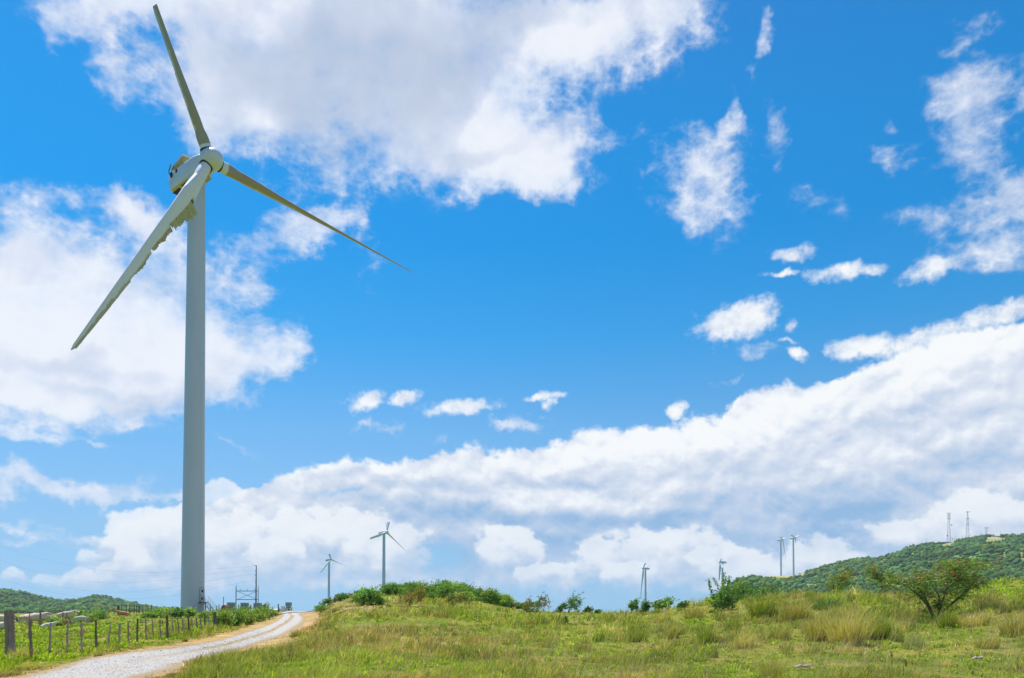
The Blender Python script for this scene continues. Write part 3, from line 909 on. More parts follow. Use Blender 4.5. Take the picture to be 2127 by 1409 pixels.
WHITE = (.64, .69, .76); CORE = (.46, .42, .20); BROWN = (.34, .29, .20); GREYB_ = (.33, .36, .33)


def solve_tip(hub, a, tip):
    """point where the sight line to a measured blade tip crosses the rotor plane"""
    o = Vector((0, 0, EYE)); d = at(tip[0], tip[1], 1.0) - o
    t = (hub - o).dot(a) / d.dot(a)
    q = o + d * t - hub
    q -= a * q.dot(a)
    return q


def blade_mesh(a, rd, L, R, pitch, damage, seed, lod=1.0, cone=2.0):
    """a rotor axis, rd radial direction, L length kept, R full rotor radius"""
    rd = rd.normalized(); td = rd.cross(a).normalized()
    nsec = int(46 * lod) if lod < 1 else 210
    npt = 10 if lod < 1 else 26
    r0 = 1.35
    rr = np.linspace(r0, L, nsec)
    lr = random.Random(seed)
    v = []; f = []; c = []
    nz = pfbm(rr, rr * 0 + seed, 1.1, 4, 900 + seed, .6)
    nz2 = pfbm(rr, rr * 0 + seed, 4.0, 3, 940 + seed, .6)
    for i, r in enumerate(rr):
        s = r / R
        ch = np.interp(r / R * 50, [1.3, 2.6, 5, 9.5, 16, 30, 44, 49, 50], [2.05, 2.05, 2.7, 3.9, 3.2, 2.1, 1.15, .75, .15]) * R / 50
        th = np.interp(r / R * 50, [1.3, 2.6, 5, 9.5, 16, 30, 50], [1.0, 1.0, .62, .34, .25, .19, .15])
        tw = math.radians(np.interp(s, [0, .1, .25, .5, 1], [13, 12, 8, 3, -1]))
        ang = pitch + tw
        le = td * math.cos(ang) + a * math.sin(ang)
        nn = le.cross(rd).normalized()
        round_ = float(np.clip((5.0 - r) / 3.2, 0, 1))
        pre = a * (r * math.tan(math.radians(cone)) * 0 + 1.6 * (r / 50) ** 2 * 0)
        cen = rd * r + pre
        cut = damage(r, 'cut', nz[i], nz2[i])                # share of the chord torn away
        for k in range(npt):
            u = 2 * math.pi * k / npt
            cx = math.cos(u)                                  # 1 = leading edge
            # thickness along the chord
            xx = (1 - cx) / 2
            yt = 5 * th * (.2969 * math.sqrt(max(xx, 0)) - .126 * xx - .3516 * xx ** 2 + .2843 * xx ** 3 - .1015 * xx ** 4)
            side = 1 if math.sin(u) >= 0 else -1
            yy = side * yt
            px, py = (.30 - xx), yy
            cxr, cyr = .5 * cx, .5 * math.sin(u)
            X_ = px * (1 - round_) + cxr * round_; Y_ = py * (1 - round_) + cyr * round_
            lim = -.70 + cut
            if X_ < lim and round_ < .5:
                X_ = lim; 
            p = cen + le * (X_ * ch) + nn * (Y_ * ch)
            v.append(p)
            c.append(damage(r, 'col', nz[i], nz2[i], xx, side))
    for i in range(nsec - 1):
        for k in range(npt):
            f.append((i * npt + k, i * npt + (k + 1) % npt, (i + 1) * npt + (k + 1) % npt, (i + 1) * npt + k))
    f.append(tuple(range(npt))); f.append(tuple(range((nsec - 1) * npt, nsec * npt))[::-1])
    m = MB(); m.add(v, f, c)
    return m


def no_damage(r, what, n, n2, xx=0, side=1):
    return 0.0 if what == 'cut' else WHITE


def make_turbine(name, label, base, hub_z, psi, tips, offs=4.4, pitches=(1.2, 1.2, 1.2), damages=None, lod=.4, R=50.0, base_r=2.03, group=None, tilt=5):
    root = thing(name, label, 'wind turbine', base, group)
    ps = math.radians(psi); tl = math.radians(tilt)
    a = Vector((math.sin(ps) * math.cos(tl), -math.cos(ps) * math.cos(tl), math.sin(tl)))
    top = Vector((base.x, base.y, hub_z))
    hub = top + a * offs
    o = base
    H = hub_z - base.z
    near = lod >= 1
    n = 96 if near else 20
    m = MB()
    prof = []
    for k in range(25):
        s = k / 24
        prof.append(((H - 1.9) * s, base_r * (1 - s) + 1.48 * s))
    m.lathe(prof, (0, 0, 0), (0, 0, 1), n)
    m.build('tower', M['tower'], root)
    if near:
        for s in (.30, .62):
            m = MB()
            r = base_r * (1 - s) + 1.48 * s
            m.lathe([(-.04, r + .006), (0, r + .012), (.04, r + .006)], (0, 0, (H - 1.9) * s), (0, 0, 1), n)
            m.build('tower_flange', M['tower'], root)
    # nacelle: a rounded box lofted from the rotor backwards
    sd_ = Vector((0, 0, 1)).cross(a).normalized(); up = a.cross(sd_).normalized()
    cN = hub - o
    m = MB()
    secs = [(-1.25, .62, .66, -.05), (-1.6, .80, .84, -.02), (-3.2, .96, .97, 0), (-6, 1, 1, 0), (-9.2, 1, 1, 0), (-10.6, .98, .97, 0.0), (-11.3, .92, .88, .05), (-11.7, .78, .70, .1), (-11.85, .5, .45, .15)]
    npn = 36 if near else 14
    vs = []
    for d, w, h, zo in secs:
        for k in range(npn):
            t = 2 * math.pi * k / npn
            cx, cy = math.cos(t), math.sin(t)
            e = 0.42
            x_ = abs(cx) ** e * (1 if cx >= 0 else -1) * 1.75 * w; y_ = abs(cy) ** e * (1 if cy >= 0 else -1) * 1.85 * h
            vs.append(cN + a * d + sd_ * x_ + up * (y_ + zo))
    fs = []
    for i in range(len(secs) - 1):
        for k in range(npn): fs.append((i * npn + k, (i + 1) * npn + k, (i + 1) * npn + (k + 1) % npn, i * npn + (k + 1) % npn))
    fs.append(tuple(range(npn))); fs.append(tuple(range((len(secs) - 1) * npn, len(secs) * npn))[::-1])
    m.add(vs, fs); nac = m.build('nacelle', M['shell'], root, sharp=50)
    # yaw collar
    m = MB(); m.lathe([(H - 2.6, 1.5), (H - 1.7, 1.62), (H - 1.5, 1.62)], (0, 0, 0), (0, 0, 1), n if near else 16); m.build('yaw_collar', M['tower'], root)
    # spinner
    m = MB()
    prof = [(-1.25, 0.9), (-1.2, 1.55), (-.9, 1.78), (-.3, 1.93), (.4, 1.95), (1.1, 1.82), (1.7, 1.52), (2.15, 1.1), (2.42, .6), (2.5, .02)]
    m.lathe(prof, cN, a, 48 if near else 14); m.build('spinner', M['shell'], root, sharp=60)
    for i, (tip, pt) in enumerate(zip(tips, pitches)):
        q = solve_tip(hub, a, tip)
        dm = damages[i] if damages else no_damage
        bm_ = blade_mesh(a, q, q.length, (q.length if q.length > 45 else R), pt, dm, 3 + i, lod)
        bm_.v = [Vector(p) + cN for p in bm_.v]
        b = bm_.build('blade', M['blade'], root, sharp=50)
        yield_blades.append((b, q, a, cN, root))
        if near:
            rdn = q.normalized()
            m = MB(); m.lathe([(1.55, 1.16), (1.93, 1.16), (1.96, 1.08), (1.90, 1.02)], cN, rdn, 40); m.build('blade_collar', M['dark'], root)
    return root, a, sd_, up, cN, hub


yield_blades = []


# --- the near turbine
def dmg_up(r, what, n, n2, xx=0, side=1):          # stub: bare yellow core along most of its length
    if what == 'cut': return float(np.clip(.12 + .03 * n + .04 * n2, 0, .22)) * float(np.clip((r - 3.5) / 2, 0, 1))
    edge = .45 + .16 * n2 + .04 * n + (.2 if r < 5 else 0)
    if r < 2.6: return WHITE
    if xx < edge - .22: return (.30, .28, .18)
    if xx < edge + .14: return (.60, .52, .22) if r < 18.5 else (.40, .38, .28)
    return WHITE if r < 8 + 2 * n2 else (.48, .47, .36)


def dmg_right(r, what, n, n2, xx=0, side=1):
    if what == 'cut': return float(np.clip(.05 + .07 * n, 0, .2)) * float(np.clip((r - 4) / 2, 0, 1)) * (1 if r < 24 else .4)
    if r < 3.2: return WHITE
    if xx > .5 + .12 * n2 and r < 30: return (.40, .38, .26) if n > -.2 else BROWN
    if xx > .38 and r < 13 and n > .15: return (.66, .64, .48)
    return (.44, .45, .40) if xx > .25 + .08 * n2 else (.32, .27, .20)


def dmg_left(r, what, n, n2, xx=0, side=1):
    if what == 'cut':
        if 8.6 < r < 24: return .34 + .04 * n
        if 24 < r < 31: return .12 + .05 * n
        if r > 31: return float(np.clip(.02 + .04 * n, 0, .15))
        return 0.0
    if r > 36 and xx > .55 + .1 * n: return (.40, .37, .28)
    if 23 < r < 36 and xx > .72 + .1 * n: return (.42, .40, .30)
    if r > 48.3: return (.2, .17, .15)
    return WHITE


tb = at(400, 1268, 143.0)
tb.z = gz(tb.x, tb.y) - .15
hub_z = at(440, 336, 140).z
ROOT, ax, sdv, upv, cN, hubw = make_turbine('wind_turbine', 'nearest tall wind turbine with torn hurricane-damaged blades, filling the left of the scene', tb, hub_z, 52,
                                            [(323, 14), (860, 568), (147, 727)], pitches=(R_(107), R_(62), R_(25)), damages=(dmg_up, dmg_right, dmg_left), lod=1.0)
(b_up, q_up, _, _, _), (b_rt, q_rt, _, _, _), (b_lf, q_lf, _, _, _) = yield_blades[:3]


def frame_at(q, r, pitch):
    rd = q.normalized(); td = rd.cross(ax).normalized()
    tw = math.radians(np.interp(r / 50, [0, .1, .25, .5, 1], [13, 12, 8, 3, -1]))
    le = td * math.cos(pitch + tw) + ax * math.sin(pitch + tw)
    return rd, le, le.cross(rd).normalized()


def torn_sheet(q, pitch, r0, r1, inner, outer, seed, lift=0.0, step=.13, thick=.05, colr=(1, 1, 1), zig=.35, nside=1):
    """a ragged flap of skin along the trailing edge from r0 to r1"""
    lr = random.Random(seed); vs = []; cs = []; fs = []
    k = 0; jag = 0
    rr = np.arange(r0, r1, step)
    for r in rr:
        rd, le, nn = frame_at(q, r, pitch)
        ch = np.interp(r, [1.3, 2.6, 5, 9.5, 16, 30, 44, 49, 50], [2.05, 2.05, 2.7, 3.9, 3.2, 2.1, 1.15, .75, .15])
        s = (r - r0) / (r1 - r0)
        jag = .86 * jag + lr.uniform(-1, 1) * zig * .55
        a_ = inner(s); b_ = outer(s) + jag * .10 * (1 if lr.random() < .93 else 1.7)
        for w_, d in ((a_, 0), (a_ * .5 + b_ * .5, lift * .6), (b_, lift)):
            for t_ in (0, thick):
                vs.append(cN + rd * (r + lr.uniform(-.05, .05)) - le * (w_ * ch) + nn * (nside * (d * ch * .3 + .02) + t_))
                cs.append(tuple(q_ * lr.uniform(.86, 1.1) for q_ in colr))
        k += 1
    for i in range(k - 1):
        o_ = i * 6; p_ = o_ + 6
        for a_, b_ in ((0, 2), (2, 4)):
            fs.append((o_ + a_, o_ + b_, p_ + b_, p_ + a_)); fs.append((o_ + a_ + 1, p_ + a_ + 1, p_ + b_ + 1, o_ + b_ + 1))
        fs.append((o_ + 4, o_ + 5, p_ + 5, p_ + 4)); fs.append((o_, p_, p_ + 1, o_ + 1))
    m = MB(); m.add(vs, fs, cs)
    return m


PL = R_(25)
SH = (1.25, 1.25, 1.15)
m = torn_sheet(q_lf, PL, 9.6, 17.2, lambda s: .0, lambda s: .93 - .24 * s - (.25 if s > .93 else 0), 6, .5, colr=(.95, 1.0, .85), zig=1.0, nside=1)
m.build('torn_skin', M['foam'], b_lf, sharp=30)
m = torn_sheet(q_lf, PL, 8.4, 20.5, lambda s: .18, lambda s: .46 - .08 * s + .05 * math.sin(s * 11), 5, .2, colr=(1.5, 1.55, 1.6), zig=.9, nside=-1)
m.build('torn_skin', M['foam'], b_lf, sharp=30)
m = torn_sheet(q_lf, PL, 17.2, 23.6, lambda s: .10, lambda s: .64 - .16 * s + .06 * math.sin(s * 17), 7, .3, colr=(.95, .9, .8), zig=.9, nside=1)
m.build('torn_skin', M['foam'], b_lf, sharp=30)
m = torn_sheet(q_lf, PL, 8.4, 10.6, lambda s: .30, lambda s: .80 - .2 * s, 8, .3, colr=(.10, .10, .09), zig=.8, nside=-1)  # solid sheet coloured dark for the shade inside the torn hollow
m.build('painted_hollow', M['foam'], b_lf, sharp=30)
m = torn_sheet(q_lf, PL, 24.5, 29.5, lambda s: .30, lambda s: .62 + .12 * math.sin(s * 3.1), 9, .3, colr=(.95, .9, .8), nside=-1, zig=.7)
m.build('torn_skin', M['foam'], b_lf, sharp=30)
m = torn_sheet(q_lf, PL, 31, 47.5, lambda s: .42, lambda s: .675 + .015 * math.sin(s * 21), 10, .1, colr=(1.2, 1.15, 1.1), nside=-1, zig=.3)
m.build('torn_edge', M['foam'], b_lf, sharp=30)
m = torn_sheet(q_rt, R_(62), 4.2, 12.5, lambda s: .52, lambda s: .70 + .04 * math.sin(s * 13), 12, .4, colr=(.10, .09, .07), zig=.6)
m.build('torn_edge', M['foam'], b_rt, sharp=30)
m = torn_sheet(q_up, R_(107), 4.5, 15.5, lambda s: .30, lambda s: .60 - .06 * s, 13, .15, colr=(1.25, 1.1, .6), zig=.35)
m.build('torn_skin', M['foam'], b_up, sharp=30)
m = MB(); rdu, leu, nnu = frame_at(q_up, 25, R_(107))
m.tube([cN + rdu * (q_up.length - .05) - leu * .5, cN + rdu * (q_up.length + .3) - leu * .45], [.34, .26], 8, col=(.09, .09, .09))
m.build('broken_end', M['blade'], b_up)

# nacelle fittings: roof hatch flung open, vents, floor holes painted as black plates
ctr = lambda d, s, u: cN + ax * d + sdv * s + upv * u
m = MB()
Rm = Matrix((ax, sdv, upv)).transposed()
hr = Rm @ Matrix.Rotation(R_(-14), 3, 'Y') @ Matrix.Rotation(R_(8), 3, 'X')
m.box(ctr(-8.9, -.5, 3.1), (4.8, 2.0, .12), hr)
hatch = m.build('roof_hatch', M['shell'], ROOT)
m = MB(); m.box(ctr(-8.92, -.5, 3.02), (4.2, 1.4, .03), hr); m.build('hatch_liner', M['foam'], hatch)
for pts, r_ in (([ctr(-7.6, -1.0, 1.75), ctr(-7.7, -.9, 2.7)], .05), ([ctr(-7.2, .4, 1.75), ctr(-7.3, .35, 2.7)], .05),
                ([ctr(-10.9, -1.35, 3.5), ctr(-10.8, -1.85, 1.9), ctr(-10.4, -1.85, 1.0)], .08), ([ctr(-9.6, -1.3, 3.2), ctr(-9.9, -1.9, 1.3)], .05)):
    m = MB(); m.tube(pts, r_, 6); m.build('hatch_strut', M['dark'], ROOT)
m = MB(); m.box(ctr(-9.95, -1.86, .85), (.55, .22, .8), Rm); m.build('side_bracket', M['dark'], ROOT)
m = MB(); m.lathe([(0, .36), (.035, .36)], ctr(-8.35, -1.745, .95), -sdv, 20); m.build('round_vent', M['dark'], ROOT)
m = MB(); m.tube([ctr(-8.9, .9, 2.9), ctr(-8.9, .9, 4.1)], .03, 5); m.tube([ctr(-9.3, .9, 4.1), ctr(-8.4, .9, 4.1)], .03, 5)
m.build('wind_vane', M['dark'], ROOT)
m = MB(); m.tube([ctr(-7.0, .2, 1.8), ctr(-7.0, .2, 3.6)], .03, 5); m.build('antenna', M['dark'], ROOT)
m = MB()
m.box(ctr(-6.3, 0, -1.875), (8.6, 3.0, .06), Rm, col=(1.15, 1.05, .6)); m.build('underside_panel', M['foam'], ROOT)
m = MB()
m.box(ctr(-9.8, .1, -1.92), (2.4, 2.5, .07), Rm); m.box(ctr(-7.1, -.8, -1.92), (1.3, .9, .07), Rm); m.box(ctr(-6.0, .6, -1.92), (.9, .5, .07), Rm @ Matrix.Rotation(.4, 3, 'Z'))
m.build('painted_floor_hole', M['dark'], ROOT)  # solid black plates painted as the shade inside the broken floor

# door, landing and stairs at the tower foot
cam_dir = math.atan2(-tb.y, -tb.x)
dth = cam_dir + R_(50)
nrm = Vector((math.cos(dth), math.sin(dth), 0)); tan_ = Vector((-math.sin(dth), math.cos(dth), 0))
LZ = at(424, 1251, 143).z - tb.z


def oval(w, h, n=10):
    pts = []
    for k in range(n + 1): t = math.pi * k / n; pts.append((math.cos(t) * w / 2, h / 2 - w / 2 + math.sin(t) * w / 2))
    for k in range(n + 1): t = math.pi + math.pi * k / n; pts.append((math.cos(t) * w / 2, -h / 2 + w / 2 + math.sin(t) * w / 2))
    return pts


def curved(m, pts, zc, r0, r1, hole=None, col=None):
    """a plate following the tower wall"""
    def P(u, w, r): th = dth + u / 2.03; return Vector((math.cos(th) * r, math.sin(th) * r, zc + w))
    n = len(pts)
    if hole is None:
        vs = [P(u, w, r1) for u, w in pts] + [P(u, w, r0) for u, w in pts]
        fs = [tuple(range(n))] + [(i, n + i, n + (i + 1) % n, (i + 1) % n) for i in range(n)]
    else:
        vs = [P(u, w, r1) for u, w in pts] + [P(u, w, r1) for u, w in hole] + [P(u, w, r0) for u, w in pts] + [P(u, w, r0) for u, w in hole]
        fs = []
        for i in range(n):
            j = (i + 1) % n
            fs += [(i, j, n + j, n + i), (i, 2 * n + i, 2 * n + j, j), (n + i, n + j, 3 * n + j, 3 * n + i)]
    m.add(vs, fs, col)


DZ = LZ + 1.35
m = MB(); curved(m, oval(1.25, 2.75), DZ, 1.90, 2.13, hole=oval(1.02, 2.5)); dfr = m.build('door_frame', M['greypaint'], ROOT, smooth=False)
m = MB(); curved(m, oval(1.0, 2.48), DZ, 1.90, 2.09); door = m.build('door', M['tower'], ROOT, smooth=False)
for zz in (.62, -.72):
    m = MB(); curved(m, [(.2, .22), (-.2, .22), (-.2, -.22), (.2, -.22)], DZ + zz, 2.06, 2.115); m.build('door_vent', M['dark'], door, smooth=False)
m = MB(); curved(m, [(-.30, .06), (-.38, .06), (-.38, -.1), (-.30, -.1)], DZ, 2.06, 2.14); m.build('door_handle', M['dark'], door, smooth=False)
Rd = Matrix((nrm, tan_, Vector((0, 0, 1)))).transposed()
L0 = lambda d, s, z: nrm * d + tan_ * s + Vector((0, 0, z))
m = MB(); m.box(L0(2.38, 0, LZ), (.95, 1.5, .10), Rd); m.box(L0(2.1, -.72, LZ - .2), (.5, .06, .3), Rd); m.box(L0(2.1, .72, LZ - .2), (.5, .06, .3), Rd)
m.build('landing', M['rust'], ROOT)
gz0 = .15
m = MB()
for s_ in (-.6, .6): m.tube([L0(2.8, s_, LZ), L0(2.8 + (LZ - gz0) * .95, s_, gz0)], .09, 4)
m.build('stair_stringer', M['greypaint'], ROOT)
for k in range(8):
    t = (k + .6) / 8
    m = MB(); m.box(L0(2.8 + (LZ - gz0) * .95 * t, 0, LZ - (LZ - gz0) * t), (.28, 1.2, .05), Rd); m.build('stair_tread', M['rust'], ROOT)
m = MB()
for s_ in (-.68, .68):
    top = [L0(2.1, s_, LZ + 1.1), L0(2.82, s_, LZ + 1.1), L0(2.85 + (LZ - gz0) * .95, s_, gz0 + 1.1)]
    midr = [p - Vector((0, 0, .5)) for p in top]
    m.tube(top, .022, 5); m.tube(midr, .018, 5)
    for p in (top[0], top[1]): m.tube([p, p - Vector((0, 0, 1.1))], .022, 5)
    for t in (.25, .5, .75, 1): p = top[1].lerp(top[2], t); m.tube([p, p - Vector((0, 0, 1.1))], .022, 5)
m.build('handrail', M['steel'], ROOT)
m = MB(); m.lathe([(0, 2.5), (.22, 2.5), (.26, 2.4)], (0, 0, -.15), (0, 0, 1), 48); m.build('foundation_ring', material('concrete', (.40, .38, .35), rough=.9), ROOT)

# --- the far turbines
FAR = [  # label, tower x, distance, hub y, yaw, tips, base px y or None
    ('lone wind turbine with three snapped blades rising behind the bush-topped mound', 797, 850, 1107, 50, [(808, 1085), (841, 1143), (769, 1118)], 3.0),
    ('small far wind turbine with a torn lower blade at the left foot of the mound', 683, 1200, 1163, 50, [(685, 1151), (720, 1176), (666, 1189)], -6.0),
    ('far wind turbine above the low saddle, nacelle right, one blade hanging', 1341, 1398, 1181, -75, [(1340, 1170), (1328, 1173), (1330, 1242)], -9.0),
    ('far wind turbine half hidden by the tall leafy sapling', 1501, 1400, 1168, -78, [(1498, 1161), (1493, 1206), (1500, 1180)], 0.0),
    ('left turbine of the far pair on the bare hill shoulder, long blade hanging', 1623, 1700, 1122, 60, [(1622, 1115), (1632, 1117), (1633, 1163)], None),
    ('right turbine of the far pair on the bare hill shoulder, three short blades', 1649, 1610, 1118, 42, [(1644, 1111), (1660, 1113), (1653, 1128)], None)]
for lab, x, D, hy, yaw, tips, bz in FAR:
    b = at(x, 1262, float(D)); b.z = min(gz(b.x, b.y), 1e9) - .5 if bz is None else max(gz(b.x, b.y), -9) - .5
    hz = at(x, hy, float(D)).z
    make_turbine('wind_turbine', lab, b, hz, yaw, tips, offs=4.2, lod=.35, group='wind turbines of the farm', pitches=(1.0, .9, .6))
tag(ROOT, group='wind turbines of the farm')
# ------------------------------------------------------------------ fences
M['oldwood'] = material('weathered grey-brown wood', (.25, .16, .13), rough=.9, var=.35, scale=9, bump=.8, bscale=30, stretch=(1, 1, .12), color2=(.42, .33, .29), attr=True)
M['wire'] = material('rusted wire', (.16, .12, .10), rough=.6, metal=.6)
M['darkpost'] = material('dark post', (.05, .045, .045), rough=.9, var=.3, scale=8, attr=True)


def post_mesh(h, r, lean, seed, knots=0, grey=1.0, n=9):
    lr = random.Random(seed)
    m = MB(); pts = []; rad = []
    k = 9
    for i in range(k + 1):
        s = i / k
        w = lr.uniform(-1, 1) * r * (.25 if r < .08 else .05)
        pts.append(Vector((lean * h * s + w, lr.uniform(-1, 1) * r * .15, -.25 + (h + .25) * s)))
        rad.append(r * (1.08 - .2 * s) * lr.uniform(.92, 1.08) + (knots * r * .6 if (i in (3, 6, 8) and knots) else 0))
    m.tube(pts, rad, n, col=tuple(grey * q for q in (1, 1, 1)))
    return m


def fence(name, label, posts, strands, group=None, wires=True, ref_depth=None, wr=.006, knots=False):
    """posts: photo x top, y top, x base, y base, width px, depth or None, tone"""
    pos = []
    for xt, yt, xb, yb, w, D, tone in posts:
        b = gnd(xb, yb) if D is None else at(xb, yb, D)
        b.z = gz(b.x, b.y)
        t = at(xt, yt, b.y)
        pos.append((b, t, w / F * b.y / 2, tone))
    base = pos[0][0]
    root = thing(name, label, 'fence', base, group)
    for i, (b, t, r, tone) in enumerate(pos):
        h = t.z - b.z
        m = post_mesh(h, max(r, .015), (t.x - b.x) / max(h, .1), 100 + i + len(posts), knots=1 if (knots and i % 3 == 1) else 0, grey=tone)
        m.build('post', M['oldwood'], root, loc=b - base)
    if wires:
        for s in strands:
            m = MB(); pts = []
            for i, (b, t, r, tone) in enumerate(pos):
                p = b.lerp(t, s) - base + Vector((0, -r, 0))
                if i:
                    q = pts[-1]
                    for u in (.25, .5, .75): pts.append(q.lerp(p, u) - Vector((0, 0, .03 * 4 * u * (1 - u) * (p - q).length / 3)))
                pts.append(p)
            m.tube(pts, wr, 4); m.build('wire', M['wire'], root)
    return root, pos


near_posts = [(19, 1269, 26, 1369, 20, None, .8), (62, 1284, 68, 1371, 5.2, None, .8), (106, 1294, 104, 1365, 4.4, None, 1.25), (141, 1293, 141, 1355, 4.4, None, 1.4), (169, 1293, 172, 1354, 3.8, None, 1.4), (199, 1288, 202, 1350, 4.6, None, .55),
              (229, 1297, 225, 1342, 3.6, None, 1.3), (249, 1294, 248, 1339, 3.2, None, 1.3), (266, 1292, 268, 1337, 3.2, None, 1.0), (286, 1285, 286, 1334, 4, None, .5), (302, 1286, 306, 1330, 3, None, 1.2), (316, 1286, 321, 1327, 2.8, None, 1.2), (332, 1287, 335, 1326, 2.8, None, 1.0),
              (347, 1278, 349, 1325, 4, None, .5), (358, 1287, 361, 1321, 2.6, None, 1.2), (369, 1281, 373, 1319, 2.8, None, 1.1), (379, 1283, 384, 1318, 3, None, 1.5), (391, 1279, 394, 1316, 3.6, None, .5), (398, 1285, 403, 1314, 2.6, None, 1.3), (408, 1283, 411, 1311, 2.6, None, 1.0),
              (416, 1282, 420, 1311, 3, None, 1.1), (425, 1275, 428, 1309, 3.6, None, .5), (433, 1278, 437, 1308, 2.2, None, 1.3), (446, 1272, 448, 1306, 7, None, .45)]
fence('post_and_wire_fence', 'crooked wooden post fence along the track, starting at the thick brown corner post', near_posts, (.16, .38, .60, .84), wr=.005, knots=True)
mid_posts = [(84, 1268, 84, 1291, 3.6, 88, .7), (131, 1272, 131, 1292, 2.6, 92, .9), (139, 1273, 139, 1292, 2.6, 94, .9), (61, 1272, 61, 1292, 2, 84, .9)]
mid_posts.sort()
fence('cross_fence', 'short run of old posts standing among the cattle in the pasture', mid_posts, (.5, .85), wr=.008)
back_posts = [(225, 1262, 225, 1271, 1.4, 132, .5), (237, 1263, 237, 1271, 1.4, 134, .5), (246, 1258, 246, 1271, 4.4, 136, .3), (253, 1258, 253, 1270, 1.6, 137, .5), (263, 1256, 263, 1269, 1.5, 139, .5), (270, 1256, 270, 1269, 1.8, 141, .5),
              (279, 1257, 279, 1269, 1.8, 142, .5), (284, 1257, 284, 1269, 1.6, 143, .5), (289, 1255, 289, 1268, 2, 144, .5), (297, 1256, 297, 1268, 2, 145, .5), (303, 1257, 303, 1268, 1.5, 146, .5), (307, 1256, 307, 1268, 1.7, 147, .5), (315, 1256, 315, 1267, 1.5, 148, .5),
              (340, 1259, 340, 1268, 1.6, 134, .5), (357, 1260, 357, 1268, 1.8, 133, .5), (378, 1261, 378, 1269, 1.6, 132, .5), (402, 1260, 402, 1270, 1.6, 131, .5), (427, 1257, 427, 1270, 2.4, 130, .35), (437, 1260, 437, 1270, 1.4, 132, .5), (450, 1258, 450, 1270, 1.4, 133, .5), (455, 1256, 455, 1270, 1.8, 134, .4)]
fence('ridge_fence', 'distant line of thin dark fence posts running over the knoll to the tower foot', back_posts, (.5, .85), wr=.012)
yard_posts = [(496, 1256, 496, 1268, 2, 128, .5), (510, 1257, 510, 1269, 1.8, 126, .5), (521, 1256, 521, 1268, 2, 127, .4), (527, 1257, 527, 1269, 1.6, 126, .6), (548, 1257, 548, 1269, 1.6, 128, .5), (566, 1260, 566, 1268, 1.2, 130, .4)]
fence('yard_fence', 'few low posts in front of the grey cabinets behind the hedge', yard_posts, (.6, .9), wr=.012)

# ------------------------------------------------------------------ switchyard at the head of the track
M['gantry'] = material('blue-grey gantry steel', (.10, .15, .18), rough=.6, metal=.3, var=.15, scale=5)
M['cabinet'] = material('grey cabinet paint', (.26, .31, .33), rough=.6, var=.06, scale=1.5, dirt=((.2, .2, .18), .3))
DG = 150.0


def ptx(x, y, D=DG): return at(x, y, D)


b0 = ptx(490, 1268); b0.z = gz(b0.x, b0.y)
gt = thing('steel_gantry', 'dark steel goalpost frame with crossed braces beside the slim pole', 'gantry', b0)
for x, yt, w in ((490.5, 1216, .085), (536.5, 1216.5, .06)):
    m = MB(); t = ptx(x, yt); m.tube([Vector((t.x, DG, b0.z - .3)) - b0, Vector((t.x, DG, t.z - 1.0)) - b0, t - b0], [w, w, w * .55], 8); m.build('post', M['gantry'], gt)
for y in (1228, 1245.8):
    m = MB(); l = ptx(490.5, y) - b0; r = ptx(536.5, y) - b0; m.box((l + r) / 2, ((r - l).length, .12, .12)); m.build('beam', M['gantry'], gt)
for (x1, y1, x2, y2) in ((494, 1229, 533, 1245), (494, 1245, 533, 1229)):
    m = MB(); m.tube([ptx(x1, y1) - b0 + Vector((0, .06 if y1 < y2 else -.06, 0)), ptx(x2, y2) - b0 + Vector((0, .06 if y1 < y2 else -.06, 0))], .04, 5); m.build('brace', M['gantry'], gt)
for x in (499, 514, 528.5):
    m = MB(); m.tube([ptx(x, 1228) - b0, ptx(x, 1223) - b0], .035, 5); m.build('insulator', M['gantry'], gt)

b0 = ptx(532.5, 1268, 149.4); b0.z = gz(b0.x, b0.y)
pl = thing('utility_pole', 'tall slim grey pole with a short arm at its top beside the gantry', 'pole', b0)
m = MB(); t = ptx(532.3, 1174.5, 149.4); m.tube([Vector((t.x, t.y, b0.z - .3)) - b0, t - b0], [.16, .085], 10); m.build('shaft', material('weathered pole', (.15, .18, .19), rough=.8, var=.2, scale=4), pl)
m = MB(); m.tube([t - b0 + Vector((.05, 0, -.1)), ptx(525.5, 1174, 149.4) - b0], .04, 5); m.build('crossarm', M['gantry'], pl)
for y in (1186, 1195, 1210):
    m = MB(); p = ptx(531.3, y, 149.3) - b0; m.box(p, (.16, .16, .16)); m.build('bracket', M['gantry'], pl)

def cabinet(x0, x1, yt, D, lab):
    a_, b_ = ptx(x0, yt, D), ptx(x1, yt, D)
    c = (a_ + b_) / 2; z0 = gz(c.x, D + .5)
    r = thing('electrical_cabinet', lab, 'cabinet', (c.x, D + .5, z0), 'grey electrical cabinets')
    w = b_.x - a_.x; h = a_.z - z0
    m = MB(); m.box((0, 0, h / 2 - .03), (w, 1.0, h - .06)); m.build('body', M['cabinet'], r, smooth=False)
    m = MB(); m.box((0, 0, h), (w + .10, 1.1, .07)); m.build('lid', M['cabinet'], r, smooth=False)
    for s in (-1, 1):
        m = MB(); m.box((s * w * .245, -.515, h * .48), (w * .46, .03, h * .84)); dr = m.build('door', M['cabinet'], r, smooth=False)
        m = MB(); m.box((s * w * .06, -.545, h * .5), (.03, .03, .22)); m.build('handle', M['dark'], dr, smooth=False)
    return r


cabinet(471.5, 485, 1252, 146, 'grey electrical cabinet next to the orange-red drum')
cabinet(499.5, 513.5, 1252.5, 146, 'middle grey electrical cabinet under the steel gantry')
cabinet(526.5, 540.5, 1253, 146, 'grey electrical cabinet at the foot of the slim pole')

